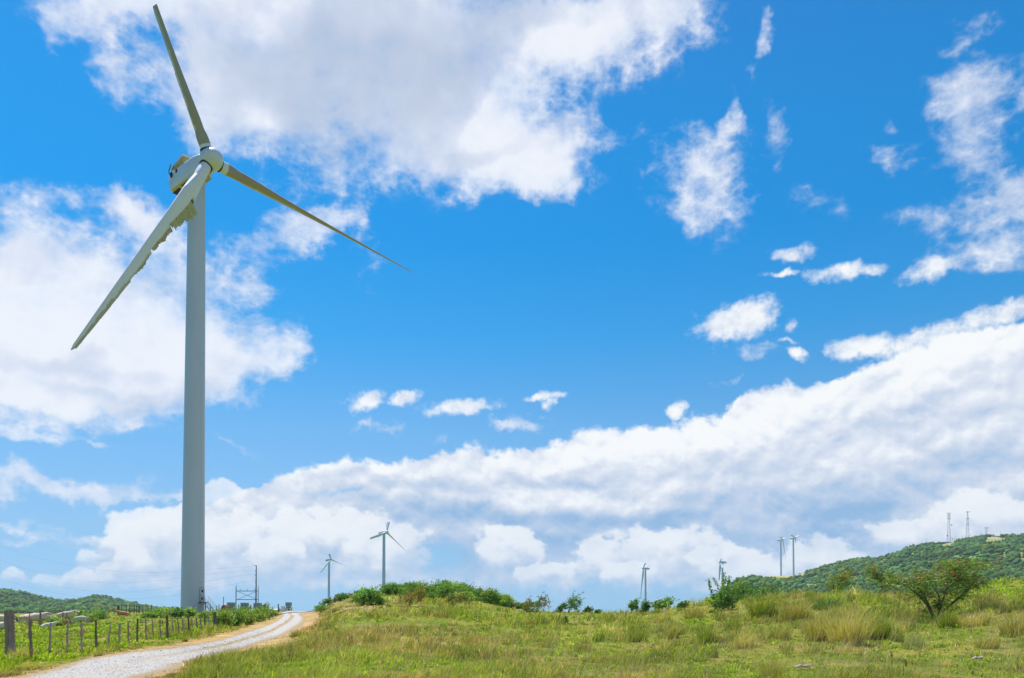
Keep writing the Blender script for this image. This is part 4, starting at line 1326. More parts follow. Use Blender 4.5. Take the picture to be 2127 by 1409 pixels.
# orange-red drum on its stand
c = ptx(467.5, 1263, 144); z0 = gz(c.x, c.y)
dr = thing('cable_drum', 'round orange-red drum left of the grey cabinets', 'drum', (c.x, c.y, z0))
M['red'] = material('faded orange-red paint', (.50, .10, .05), rough=.6, var=.35, scale=5, dirt=((.45, .3, .1), .5))
cz = c.z - z0
m = MB(); m.lathe([(-.42, .26), (.42, .26)], (0, 0, cz), (.3, 1, 0), 20); m.build('core', M['red'], dr)
for s in (-1, 1):
    m = MB(); m.lathe([(-.06, .50), (-.04, .53), (.04, .53), (.06, .50)], Vector((.3, 1, 0)).normalized() * s * .40 + Vector((0, 0, cz)), (.3, 1, 0), 24); m.build('flange', M['red'], dr)
m = MB(); m.box((0, 0, (cz - .5) / 2), (.7, .9, max(.1, cz - .5))); m.build('stand', M['rust'], dr)

b0 = ptx(464.5, 1268, 143); b0.z = gz(b0.x, b0.y)
t = ptx(464.3, 1241.5, 143)
r = thing('thin_mast', 'thin upright rod standing over the orange-red drum', 'rod', b0)
m = MB(); m.tube([(0, 0, -.2), t - b0], .055, 6); m.build('rod', M['gantry'], r)
m = MB(); m.tube([t - b0 - Vector((0, 0, .05)), t - b0 + Vector((0, 0, .1))], .085, 6); m.build('cap', M['gantry'], r)

# posts and bollards by the crest
def crest_post(x, yt, yb, w, D, lab, name='gate_post', mat=None, lean=0, cat='post'):
    b = at(x, yb, D); b.z = gz(b.x, b.y); t = at(x + lean, yt, D)
    r = thing(name, lab, cat, b)
    m = MB(); rr_ = w / F * D / 2
    m.tube([(0, 0, -.2), Vector((t.x - b.x, 0, (t.z - b.z)))], [rr_ * 1.05, rr_], 10); m.build('shaft', mat or M['darkpost'], r)
    m = MB(); m.tube([Vector((t.x - b.x, 0, (t.z - b.z) - .02)), Vector((t.x - b.x, 0, (t.z - b.z) + .04))], [rr_ * 1.1, rr_ * .8], 10); m.build('cap', mat or M['darkpost'], r)
    return r


crest_post(579.2, 1255.3, 1268, 2.2, 132, 'dark thick leaning post at the left side of the track crest', lean=-1.4)
crest_post(581.5, 1262, 1268, .9, 134, 'short thin stake just right of the dark leaning post', name='stake')
M['bollard'] = material('white and grey painted pipe', (.42, .42, .46), rough=.5, var=.3, scale=2.5)
crest_post(586, 1259.5, 1268.8, 2.6, 136, 'left one of two stubby white-topped bollards by the crest', name='bollard', mat=M['bollard'], cat='bollard')
crest_post(590, 1259.8, 1269, 2.8, 136, 'right one of two stubby white-topped bollards, nearest the truck', name='bollard', mat=M['bollard'], cat='bollard')

# small truck seen from behind on the far side of the crest
DT = 300.0
c = at(599.6, 1268, DT); z0 = EYE + tanel(1268.9) * DT
tr = thing('small_truck', 'small grey box truck seen beyond the crest of the track', 'truck', (c.x, DT, z0))
M['truckbox'] = material('grey-green truck box', (.22, .29, .32), rough=.6, var=.08, scale=1)
M['white'] = material('white paint', (.75, .75, .76), rough=.4)
M['rubber'] = material('tyre rubber', (.02, .02, .022), rough=.9)
mpx = DT / F
m = MB(); m.box((-.1 * mpx, 0, 13.2 * mpx), (8.6 * mpx, 3.2, 8.2 * mpx)); m.build('box_body', M['truckbox'], tr, smooth=False)
m = MB(); m.box((0, 0, 7.6 * mpx), (6.0 * mpx, 3.0, 2.6 * mpx)); m.build('cab', M['truckbox'], tr, smooth=False)
m = MB(); m.box((-.6 * mpx, -1.53, 7.7 * mpx), (1.7 * mpx, .04, 1.9 * mpx)); m.build('rear_window', material('pale window', (.5, .65, .75), rough=.1), tr, smooth=False)
m = MB(); m.box((0, 0, 5.9 * mpx), (9.8 * mpx, 4.4, .9 * mpx)); m.build('flat_bed', M['gantry'], tr, smooth=False)
m = MB(); m.box((.4 * mpx, 0, 4.6 * mpx), (9.2 * mpx, 4.2, 1.7 * mpx)); m.build('tailgate', M['white'], tr, smooth=False)
m = MB(); m.box((0, -2.15, 3.3 * mpx), (10.8 * mpx, .2, .7 * mpx)); m.build('bumper', M['gantry'], tr, smooth=False)
for s in (-1, 1):
    for y_ in (-1.3, 1.3):
        m = MB(); m.lathe([(-.13, .36), (-.12, .42), (.12, .42), (.13, .36)], (s * 3.3 * mpx, y_, .42), (1, 0, 0), 18); w = m.build('wheel', M['rubber'], tr)
    m = MB(); m.box((s * 4.6 * mpx, -2.12, 4.6 * mpx), (.14, .06, .2)); m.build('tail_light', M['red'], tr, smooth=False)

# low pale shed behind the crest
a_, b_ = at(559, 1264.8, 240), at(580, 1264.8, 240)
sh = thing('low_shed', 'long low pale roof showing over the crest left of the dark post', 'shed', ((a_.x + b_.x) / 2, 240, gz(-70, 240) if False else a_.z - 3.2))
wdt = b_.x - a_.x
m = MB(); m.box((0, 0, 1.4), (wdt * .95, 5, 2.8)); m.build('wall', material('pale plaster', (.55, .50, .50), rough=.9), sh, smooth=False)
m = MB(); m.add([(-wdt / 2, -2.8, 2.8), (wdt / 2, -2.8, 2.8), (wdt / 2, 2.8, 2.8), (-wdt / 2, 2.8, 2.8), (-wdt / 2, 0, 3.2), (wdt / 2, 0, 3.2)], [(0, 1, 5, 4), (2, 3, 4, 5), (0, 4, 3), (1, 2, 5), (0, 3, 2, 1)])
m.build('roof', material('pale sheet roof', (.40, .42, .46), rough=.6), sh, smooth=False)

# ------------------------------------------------------------------ power lines
M['cable'] = material('power cable', (.16, .17, .18), rough=.6)
POLE_T = {0: 1176, 1: 1188, 2: 1193, 3: 1199, 4: 1204}
CAB = [[(-420, 1040), (0, 1133.6), (66, 1155), (148, 1175), (230, 1186), (300, 1189), (400, 1186), (531, 1176)],
       [(-420, 1060), (0, 1165), (66, 1184.5), (132, 1201), (214, 1211), (280, 1212.5), (372, 1199), (452, 1191), (531, 1186)],
       [(-420, 1072), (0, 1180), (82, 1207.5), (164, 1224), (247, 1230.6), (312, 1229), (375, 1216), (452, 1203), (531, 1193)],
       [(-420, 1110), (0, 1204), (82, 1224), (164, 1239), (210, 1243), (247, 1245), (310, 1243), (375, 1235), (452, 1219), (531, 1205)]]
names_ = ('topmost sagging power cable across the lower left sky', 'second sagging power cable from the top in the lower left sky', 'third sagging power cable from the top in the lower left sky', 'lowest sagging power cable, dipping to the left hills')
for i, cb in enumerate(CAB):
    P_ = np.array(cb, float)
    xs = np.linspace(P_[0, 0], P_[-1, 0], 60)
    # smooth sag through the measured points
    co = np.polyfit(P_[:, 0], P_[:, 1], 4); ys = np.polyval(co, xs)
    ds = np.interp(xs, [P_[0, 0], 531], [230.0, 149.4])
    pts = [at(x, y, d) for x, y, d in zip(xs, ys, ds)]
    m = MB(); m.tube(pts, .011, 4, caps=True)
    tag(m.build('power_cable', M['cable']), names_[i], 'cable', 'power cables over the pasture')

# ------------------------------------------------------------------ masts on the hill
def lattice(name, lab, x, yt, yb, D, wb, wt_, lev, plats, dishes, leg=.16, n=3, group=None):
    b = at(x, yb, D); b.z = min(gz(b.x, b.y), b.z) ; t = at(x, yt, D)
    H = t.z - b.z; r = thing(name, lab, 'mast', b, group)
    wid = lambda s: (wb * (1 - s) + wt_ * s)
    cor = lambda s, k: Vector((math.cos(2 * math.pi * k / n + .5) * wid(s) / 2, math.sin(2 * math.pi * k / n + .5) * wid(s) / 2, H * s))
    for k in range(n):
        m = MB(); m.tube([cor(0, k), cor(1, k)], [leg, leg * .7], 5); m.build('leg', M['farsteel'], r)
    m = MB()
    for i in range(lev):
        s0, s1 = i / lev, (i + 1) / lev
        for k in range(n):
            m.tube([cor(s0, k), cor(s1, (k + 1) % n)], leg * .45, 4); m.tube([cor(s1, k), cor(s1, (k + 1) % n)], leg * .4, 4)
    m.build('bracing', M['farsteel'], r)
    for s, w in plats:
        m = MB()
        m.lathe([(-.3, w * .25), (.3, w * .25)], (0, 0, H * s), (0, 0, 1), 8)
        for k in range(6):
            q = Vector((math.cos(k * math.pi / 3) * w / 2, math.sin(k * math.pi / 3) * w / 2, H * s))
            m.box(q, (.5, .5, 2.6)); m.tube([Vector((0, 0, H * s)), q], .12, 4)
        m.build('antenna_ring', M['farsteel'], r)
    for s, dx in dishes:
        m = MB(); m.lathe([(0, .2), (.3, 1.0), (.5, 1.3), (.55, 1.3)], (dx, -1.0, H * s), (0, -1, 0), 12); m.build('dish', material('dark dish', (.04, .045, .06)) if 'dishm' not in M else M['dishm'], r)
    return r


M['dishm'] = material('dark dish', (.04, .045, .06))
lattice('lattice_mast', 'left tall lattice mast with dishes, above a flat-roofed hut on the hilltop', 1972, 1066, 1127, 1700, 9.5, 2.6, 14, [(.99, 7.5), (.91, 6), (.82, 6.5)], [(.60, 4.5), (.25, -4.8), (.14, 5.5)], leg=.30, group='masts on the hilltop')
lattice('lattice_mast', 'right tall lattice mast with wide splayed legs on the hilltop', 2011, 1062.5, 1121, 1700, 9.5, 1.3, 13, [(.98, 7.5), (.75, 5.5), (.55, 3)], [], leg=.34, group='masts on the hilltop')
lattice('lattice_mast', 'short mast with a wide antenna head beside the pale hilltop building', 2049.5, 1096, 1112, 1700, 4.5, 3, 4, [(.96, 9.0)], [], leg=.28, group='masts on the hilltop')
for x, yt, yb, lab in ((1924, 1119, 1129, 'lone thin pole left of the masts on the hill crest'), (1982, 1116, 1126, 'shorter of two thin poles between the two lattice masts'), (1985.5, 1112, 1126, 'taller of two thin poles right of the left lattice mast'),
                       (1998.5, 1111, 1124, 'thin pole just left of the right lattice mast'), (2037.5, 1105, 1118, 'thin pole between the right lattice mast and the short mast'), (2078.5, 1103, 1115, 'thin pole right of the pale hilltop building')):
    b = at(x, yb, 1700.); b.z = gz(b.x, b.y) - .5; t = at(x, yt, 1700.)
    r = thing('hilltop_pole', lab, 'pole', b, 'poles on the hilltop')
    m = MB(); m.tube([(0, 0, 0), (0, 0, t.z - b.z)], [.26, .16], 6); m.build('shaft', M['farsteel'], r)
    m = MB(); m.box((0, -.2, (t.z - b.z) * .82), (1.5, .2, .25)); m.build('crossarm', M['farsteel'], r)


def hut(x0, x1, yt, yb, lab, mat, roofmat, D=1655., name='hilltop_building', gable=.0):
    a_, b_ = at(x0, yb, D), at(x1, yb, D); w = b_.x - a_.x; h = at(x0, yt, D).z - a_.z
    r = thing(name, lab, 'building', ((a_.x + b_.x) / 2, D, a_.z - 1))
    m = MB(); m.box((0, 4, (h + 1) / 2 - .2), (w, 9, h + .6)); m.build('wall', mat, r, smooth=False)
    m = MB(); z = h + .95
    m.add([(-w / 2 - .4, -1, z), (w / 2 + .4, -1, z), (w / 2 + .4, 9.2, z), (-w / 2 - .4, 9.2, z), (-w / 2 - .4, 4, z + .3 + gable), (w / 2 + .4, 4, z + .3 + gable)], [(0, 1, 5, 4), (2, 3, 4, 5), (0, 4, 3), (1, 2, 5), (0, 3, 2, 1)])
    m.build('roof', roofmat, r, smooth=False)
    for k in range(max(2, int(w / 5))):
        m = MB(); m.box((-w / 2 + (k + .5) * w / max(2, int(w / 5)), -.55, h * .5 + .6), (1.2, .12, min(1.2, h * .5))); m.build('window', M['dark'], r, smooth=False)


hut(1956.5, 1983, 1126, 1130, 'low dark flat-roofed hut at the foot of the left lattice mast', material('dark hut wall', (.16, .15, .15)), M['farsteel'])
hut(2056, 2066, 1110.5, 1114, 'small pale hilltop building with a roof terrace right of the short mast', material('pale hut wall', (.55, .48, .45)), material('white roof', (.7, .7, .72)))
hut(2050, 2082, 1113.5, 1117.5, 'long low sand-coloured building on the hilltop under the pale one', material('sand wall', (.55, .46, .38)), material('sand roof', (.5, .42, .38)), D=1645.)

# ------------------------------------------------------------------ cattle
def animal_mesh(verts, edges, radii, sub=2):
    me = bpy.data.meshes.new('tmp'); me.from_pydata([Vector(v) for v in verts], edges, []); me.update()
    o = bpy.data.objects.new('tmp', me); COL.objects.link(o)
    md = o.modifiers.new('s', 'SKIN')
    for i, sv in enumerate(me.skin_vertices[0].data):
        rr_ = radii[i]; sv.radius = rr_ if hasattr(rr_, '__len__') else (rr_, rr_); sv.use_root = (i == 0)
    s2 = o.modifiers.new('u', 'SUBSURF'); s2.levels = sub; s2.render_levels = sub
    dg = bpy.context.evaluated_depsgraph_get()
    out = bpy.data.meshes.new_from_object(o.evaluated_get(dg))
    bpy.data.objects.remove(o); bpy.data.meshes.remove(me)
    return out


def hide_material(name, c1, c2, patch=0.0):
    m = bpy.data.materials.new(name); m.use_nodes = True
    t = m.node_tree; b = t.nodes['Principled BSDF']; q = G(t)
    tcn = q.new('ShaderNodeTexCoord')
    n = q.noise(tcn.outputs['Object'], 1.3, 4, .5)
    t.links.new(q.mix(q.step(n, .5 - patch, .56 - patch), c1, c2), b.inputs['Base Color'])
    b.inputs['Roughness'].default_value = .85
    return m


HIDE = {'cream': hide_material('cream hide', (.60, .48, .38), (.48, .32, .24), -.02), 'white': hide_material('white hide', (.62, .56, .48), (.52, .42, .34), -.05),
        'patched': hide_material('white and brown hide', (.60, .50, .42), (.36, .15, .07), .0), 'brown': hide_material('orange-brown hide', (.50, .22, .10), (.60, .36, .22), -.08),
        'grey': hide_material('grey-white hide', (.44, .45, .36), (.36, .35, .28), -.05)}
M['hoof'] = material('dark horn', (.04, .03, .03), rough=.6)


def make_cow(lab, x, yback, D, heading, hide, pose='stand', scale=1.0, yground=None):
    X = (x - CX) / F * D
    zb = gz(X, D)
    r = thing('cow', lab, 'cow', (X, D, zb), 'cattle in the left pasture')
    r.rotation_euler = (0, 0, heading); r.scale = (scale,) * 3
    zb0 = 0.0
    if pose == 'stand' or pose == 'graze':
        hd = [(1.02, 0, 1.32), (1.28, 0, 1.42), (1.62, 0, 1.24)] if pose == 'stand' else [(1.10, 0, .92), (1.30, 0, .52), (1.42, 0, .20)]
        V_ = [(-.72, 0, 1.12), (-.25, 0, 1.04), (.25, 0, 1.02), (.62, 0, 1.12)] + hd
        Ra = [(.28, .30), (.36, .40), (.36, .40), (.28, .34), (.19, .22), (.15, .17), (.09, .10)]
        E_ = [(0, 1), (1, 2), (2, 3), (3, 4), (4, 5), (5, 6)]
        for (jx, s) in ((-.72, 1), (-.72, -1)):
            o_ = len(V_); V_ += [(jx, s * .20, .86), (jx + .06, s * .21, .66), (jx - .10, s * .20, .42), (jx - .02, s * .20, .04)]; Ra += [.17, .11, .06, .055]
            E_ += [(0, o_), (o_, o_ + 1), (o_ + 1, o_ + 2), (o_ + 2, o_ + 3)]
        for s in (1, -1):
            o_ = len(V_); V_ += [(.58, s * .18, .80), (.62, s * .18, .42), (.58, s * .18, .04)]; Ra += [.12, .065, .055]
            E_ += [(3, o_), (o_, o_ + 1), (o_ + 1, o_ + 2)]
        o_ = len(V_); V_ += [(-1.0, 0, 1.12), (-1.08, 0, .75), (-1.06, 0, .42)]; Ra += [.04, .03, .05]; E_ += [(0, o_), (o_, o_ + 1), (o_ + 1, o_ + 2)]
        head = Vector(hd[1])
        feet = [(-.74, .2), (-.74, -.2), (.58, .18), (.58, -.18)]
    else:
        V_ = [(-.72, 0, .42), (-.25, 0, .46), (.25, 0, .46), (.62, 0, .50), (.95, 0, .78), (1.15, 0, .92), (1.45, 0, .76)]
        Ra = [(.28, .30), (.36, .38), (.36, .38), (.28, .32), (.17, .20), (.14, .16), (.08, .09)]
        E_ = [(0, 1), (1, 2), (2, 3), (3, 4), (4, 5), (5, 6)]
        for s in (1, -1):
            o_ = len(V_); V_ += [(-.55, s * .30, .26), (-.10, s * .42, .12), (-.50, s * .46, .08)]; Ra += [.17, .09, .06]; E_ += [(0, o_), (o_, o_ + 1), (o_ + 1, o_ + 2)]
            o_ = len(V_); V_ += [(.62, s * .22, .24), (.95, s * .24, .12), (.62, s * .30, .08)]; Ra += [.12, .07, .05]; E_ += [(3, o_), (o_, o_ + 1), (o_ + 1, o_ + 2)]
        o_ = len(V_); V_ += [(-1.0, .05, .40), (-1.1, .2, .10)]; Ra += [.04, .03]; E_ += [(0, o_), (o_, o_ + 1)]
        head = Vector((1.15, 0, .92)); feet = []
    me = animal_mesh(V_, E_, Ra); me.name = 'body'
    me.materials.clear(); me.materials.append(HIDE[hide])
    for p in me.polygons: p.use_smooth = True
    b = bpy.data.objects.new('body', me); COL.objects.link(b); b.parent = r
    for s in (1, -1):
        m = MB(); m.tube([head + Vector((-.02, s * .12, .06)), head + Vector((-.05, s * .24, .06)), head + Vector((-.04, s * .34, .0))], [.03, .07, .015], 6); m.build('ear', HIDE[hide], r)
    for fx, fy in feet:
        m = MB(); m.tube([(fx, fy, -.02), (fx, fy, .06)], [.07, .06], 8); m.build('hoof', M['hoof'], r)
    return r


make_cow('cream cow standing at the left picture edge, partly behind the thick corner post', 3, 1278, 88, R_(178), 'cream')
make_cow('white cow lying in the grass at the left picture edge below the standing one', 4, 1288, 74, R_(0), 'white', 'lie', .95)
make_cow('cream cow seen from behind, first right of the thick corner post', 56, 1276, 96, R_(70), 'cream')
make_cow('big cream cow turned away, second right of the thick corner post', 73, 1276, 90, R_(50), 'cream', scale=1.08)
make_cow('white cow with brown patches behind the pasture post', 93, 1276, 98, R_(-110), 'patched')
make_cow('small white calf lying just right of the patched cow', 101, 1286, 82, R_(25), 'white', 'lie', .7)
make_cow('pale cow standing side-on right of the round green bush', 136, 1273, 112, R_(0), 'cream', scale=1.15)
make_cow('pale cow mostly hidden behind the bush at the end of the herd', 157, 1275, 118, R_(-15), 'cream')
make_cow('grey-white cow grazing apart in front of the two bushes', 171, 1283, 86, R_(172), 'grey', 'graze', .78)
make_cow('orange-brown cow lying on the dry knoll below the thick dark post', 258, 1274, 112, R_(200), 'brown', 'lie', .85)

# tan boulder on the mound, stones beside the track
M['rock'] = material('tan rock', (.42, .28, .20), rough=.95, var=.25, scale=4, bump=.6)


def rock(name, lab, x, y, D, s, mat, seed):
    X = (x - CX) / F * D; z = gz(X, D)
    bm = bmesh.new(); bmesh.ops.create_icosphere(bm, subdivisions=3, radius=1)
    for v_ in bm.verts:
        n_ = float(pfbm(np.array([v_.co.x * 2 + seed]), np.array([v_.co.y * 2 + v_.co.z * 3]), 1.3, 3, seed)[0])
        v_.co *= 1 + .35 * n_; v_.co.x *= s[0]; v_.co.y *= s[1]; v_.co.z *= s[2]
    me = bpy.data.meshes.new(name); bm.to_mesh(me); bm.free(); me.materials.append(mat)
    a = me.color_attributes.new('col', 'FLOAT_COLOR', 'POINT'); a.data.foreach_set('color', np.ones(len(me.vertices) * 4, np.float32))
    o = bpy.data.objects.new(name, me); COL.objects.link(o); o.location = (X, D, z + s[2] * .35)
    tag(o, lab, 'rock')


rock('boulder', 'small tan boulder on top of the mound at its left shoulder', 733, 1235, 84.5, (.45, .4, .35), M['rock'], 3)
M['driftwood'] = material('bleached stick', (.50, .40, .33), rough=.9, var=.3, scale=9)
for k, (x, y, ln, lab) in enumerate(((1668, 1391, .40, 'bleached pinkish stick lying in the foreground grass'), (575, 1359, .25, 'pale stick lying in the brown grass right of the track'), (2030, 1372, .28, 'pale broken twig lying at the right edge of the foreground'))):
    p = gnd(x, y)
    m = MB(); m.tube([(-ln / 2, 0, .05), (-ln * .1, .03, .09), (ln * .2, 0, .07), (ln / 2, .06, .11)], [.02, .035, .03, .012], 6)
    m.tube([(0, .02, .08), (ln * .2, -.12, .12)], [.022, .008], 5)
    o = m.build('stick', M['driftwood']); o.location = p; tag(o, lab, 'stick')
# ------------------------------------------------------------------ grass: every blade a bent strip
M['leaf'] = leaf_material('grass blades', .42, .02)
M['leafb'] = leaf_material('shrub leaves', .42, .02)
M['twig'] = material('twigs', (.16, .11, .07), rough=.9, var=.25, scale=6, attr=True)
WIND = math.radians(8)            # everything leans a little to the right


def blade_arrays(root, h, w, ang, lean, col, rg):
    """root Nx3, h, w, ang (direction of lean), lean (0..1) -> verts, quads, tris, colours"""
    n = len(root)
    face = rg.uniform(0, np.pi, n)
    sx, sy = np.cos(face) * w / 2, np.sin(face) * w / 2
    dx, dy = np.cos(ang) * lean * h, np.sin(ang) * lean * h
    v = np.empty((n, 5, 3), np.float32)
    v[:, 0] = root + np.stack([-sx, -sy, -h * .05], -1)
    v[:, 1] = root + np.stack([sx, sy, -h * .05], -1)
    mx = root + np.stack([dx * .35, dy * .35, h * .55 * np.sqrt(1 - (lean * .5) ** 2)], -1)
    v[:, 2] = mx + np.stack([sx * .8, sy * .8, 0 * h], -1)
    v[:, 3] = mx - np.stack([sx * .8, sy * .8, 0 * h], -1)
    v[:, 4] = root + np.stack([dx, dy, h * np.sqrt(np.clip(1 - lean ** 2 * .8, .1, 1))], -1)
    b = (np.arange(n) * 5)[:, None]
    q = b + np.array([[0, 1, 2, 3]]); t = b + np.array([[3, 2, 4]])
    c = np.empty((n, 5, 3), np.float32)
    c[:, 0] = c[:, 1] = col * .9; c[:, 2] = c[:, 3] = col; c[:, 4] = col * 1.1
    return v.reshape(-1, 3), q, t, c.reshape(-1, 3)


def join(lst):
    V_, Q_, T_, C_ = [], [], [], []; o = 0
    for v, q, t, c in lst:
        V_.append(v); Q_.append(q + o); T_.append(t + o); C_.append(c); o += len(v)
    return np.concatenate(V_), np.concatenate(Q_), np.concatenate(T_), np.concatenate(C_)


def pick_colour(br, st, bw, vg, n, rg):
    """per-tuft colour from what grows there"""
    u = rg.random(n)
    c = np.where(u[:, None] < .55, C_GREEN[None], C_OLIVE[None]) * np.ones((n, 1))
    k = rg.random(n) < st * .85; c[k] = C_OLIVE * 1.1
    k = rg.random(n) < st * .30; c[k] = C_STRAW
    k = rg.random(n) < .12; c[k] = C_BRIGHT * .9
    k = rg.random(n) < bw * .75; c[k] = np.array((.40, .28, .12))
    k = rg.random(n) < bw * .35; c[k] = C_STRAW * .95
    k = rg.random(n) < br * 1.0; c[k] = C_BRIGHT
    k = rg.random(n) < vg * .93; uu = rg.random(k.sum())[:, None]; c[k] = np.where(uu < .38, C_TAN[None] * 1.0, np.where(uu < .62, C_STRAW[None] * .9, np.where(uu < .82, C_OLIVE[None], np.array((.26, .15, .08))[None])))
    return c


def make_grass(name, label, n_tuft, xr, Dr, seed, per=(9, 18), hscale=1.0, only=None, power=1.0):
    rg = np.random.default_rng(seed)
    # spread evenly over the picture height as well as the ground
    u = rg.random(n_tuft)
    D0, D1 = Dr
    Dd = 1 / ((1 / D0 ** power) * (1 - u) + (1 / D1 ** power) * u) ** (1 / power)
    x = rg.uniform(xr[0], xr[1], n_tuft)
    X = (x - CX) / F * Dd; Y = Dd
    _, Dc = CREST(x)
    Z = ground(X, Y)
    br, st, bw, vg, rd, hw = cover(X, Y, Z)
    keep = (Dd < Dc + 14)
    keep &= (rd > hw * .93 + rg.random(n_tuft) * .5) | ((rd < .28) & (Y > 30) & (rg.random(n_tuft) < .5))
    keep &= rg.random(n_tuft) > vg * .25
    if only is not None: keep &= only(X, Y, x, rd)
    X, Y, Z, br, st, bw, vg, rd = [q[keep] for q in (X, Y, Z, br, st, bw, vg, rd)]
    n = len(X)
    hn = np.clip(.5 + pfbm(X, Y, 2.6, 3, 401) * .9 + pfbm(X, Y, 14, 2, 405) * .5, 0, 1.3)
    ht = (.05 + .31 * hn ** 2.3) * (1 - .5 * br) * (1 - .35 * bw) * (1 - .55 * vg) * hscale * (.55 + .45 * ss((Y - 14) / 16))
    ht = ht * (1 + .2 * ss((Y - 30) / 60))
    ht = np.where((rd < .5), .07, ht)
    col = pick_colour(br, st, bw, vg, n, rg)
    col = col * rg.uniform(.5, 1.45, (n, 1)) * (1 + .28 * pfbm(X, Y, 1.2, 2, 407)[:, None]) * (1 + .30 * np.clip(pfbm(X, Y, 7, 3, 411), -1, 1)[:, None])
    k = rg.integers(per[0], per[1], n)
    rep = np.repeat(np.arange(n), k)
    N_ = len(rep)
    spread = (.05 + .10 * ht)[rep] * (1 + Y[rep] / 60)
    a = rg.uniform(0, 2 * np.pi, N_); rr = np.sqrt(rg.random(N_)) * spread
    root = np.stack([X[rep] + np.cos(a) * rr, Y[rep] + np.sin(a) * rr, Z[rep] - .01], -1)
    h = ht[rep] * rg.uniform(.45, 1.35, N_)
    w = np.maximum(.006 + .006 * br[rep], Y[rep] * .00042) * rg.uniform(.6, 1.3, N_)
    broad = rg.random(N_) < .16 + br[rep] * .6
    w = np.where(broad, w * 3.0, w)
    lean = np.clip(rg.normal(.50, .26, N_), .02, .97)
    ang = np.where(rg.random(N_) < .70, rg.uniform(0, 2 * np.pi, N_), rg.normal(WIND, .7, N_))
    c = col[rep] * rg.uniform(.75, 1.25, (N_, 1))
    dry = rg.random(N_) < .08
    c[dry] = C_STRAW * .9
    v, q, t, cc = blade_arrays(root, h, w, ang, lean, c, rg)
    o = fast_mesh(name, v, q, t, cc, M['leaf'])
    tag(o, label, 'grass', kind='stuff')
    return N_


nb_ = make_grass('grass', 'rough mixed green and straw grass covering the hillside right of the track', 64000, (230, 2230), (11, 95), 1, per=(9, 17), only=lambda X, Y, x, rd: (road_dist(X, Y)[1] < 0) | (x > 640), power=1.0)
nb2 = make_grass('pasture_grass', 'bright green pasture grass and verge growth left of the track', 26000, (-60, 660), (12, 170), 2, per=(8, 14), only=lambda X, Y, x, rd: (road_dist(X, Y)[1] >= 0) & (x < 640), hscale=.85)
print('blades', nb_, nb2)


# taller seed stalks that stand above the sward
def make_stalks(name, label, n, seed):
    rg = np.random.default_rng(seed)
    u = rg.random(n); Dd = 1 / (1 / 14 * (1 - u) + 1 / 80 * u); x = rg.uniform(420, 2200, n)
    X = (x - CX) / F * Dd; Y = Dd; Z = ground(X, Y); br, st, bw, vg, rd, hw = cover(X, Y, Z)
    k = (rd > hw + .8) & (rg.random(n) < .25 + .6 * st + .4 * bw) & (Dd < CREST(x)[1] + 3) & ((road_dist(X, Y)[1] < 0) | (x > 640)); X, Y, Z = X[k], Y[k], Z[k]; n = len(X)
    h = rg.uniform(.3, .75, n); w = np.maximum(.004, Y * .00032)
    c = np.array((.52, .43, .22)) * rg.uniform(.6, 1.2, (n, 1))
    v, q, t, cc = blade_arrays(np.stack([X, Y, Z], -1), h, w, rg.normal(WIND, .5, n), np.clip(rg.normal(.45, .2, n), .05, .9), c, rg)
    tag(fast_mesh(name, v, q, t, cc, M['leaf']), label, 'grass', kind='stuff')


make_stalks('seed_stalks', 'thin dry seed stalks leaning over the hillside grass', 18000, 5)
nb3 = make_grass('verge_grass', 'short dry orange-tan grass on the verges of the track', 26000, (-100, 760), (12, 150), 3, per=(7, 13), hscale=.8, only=lambda X, Y, x, rd: rd < 5.5)


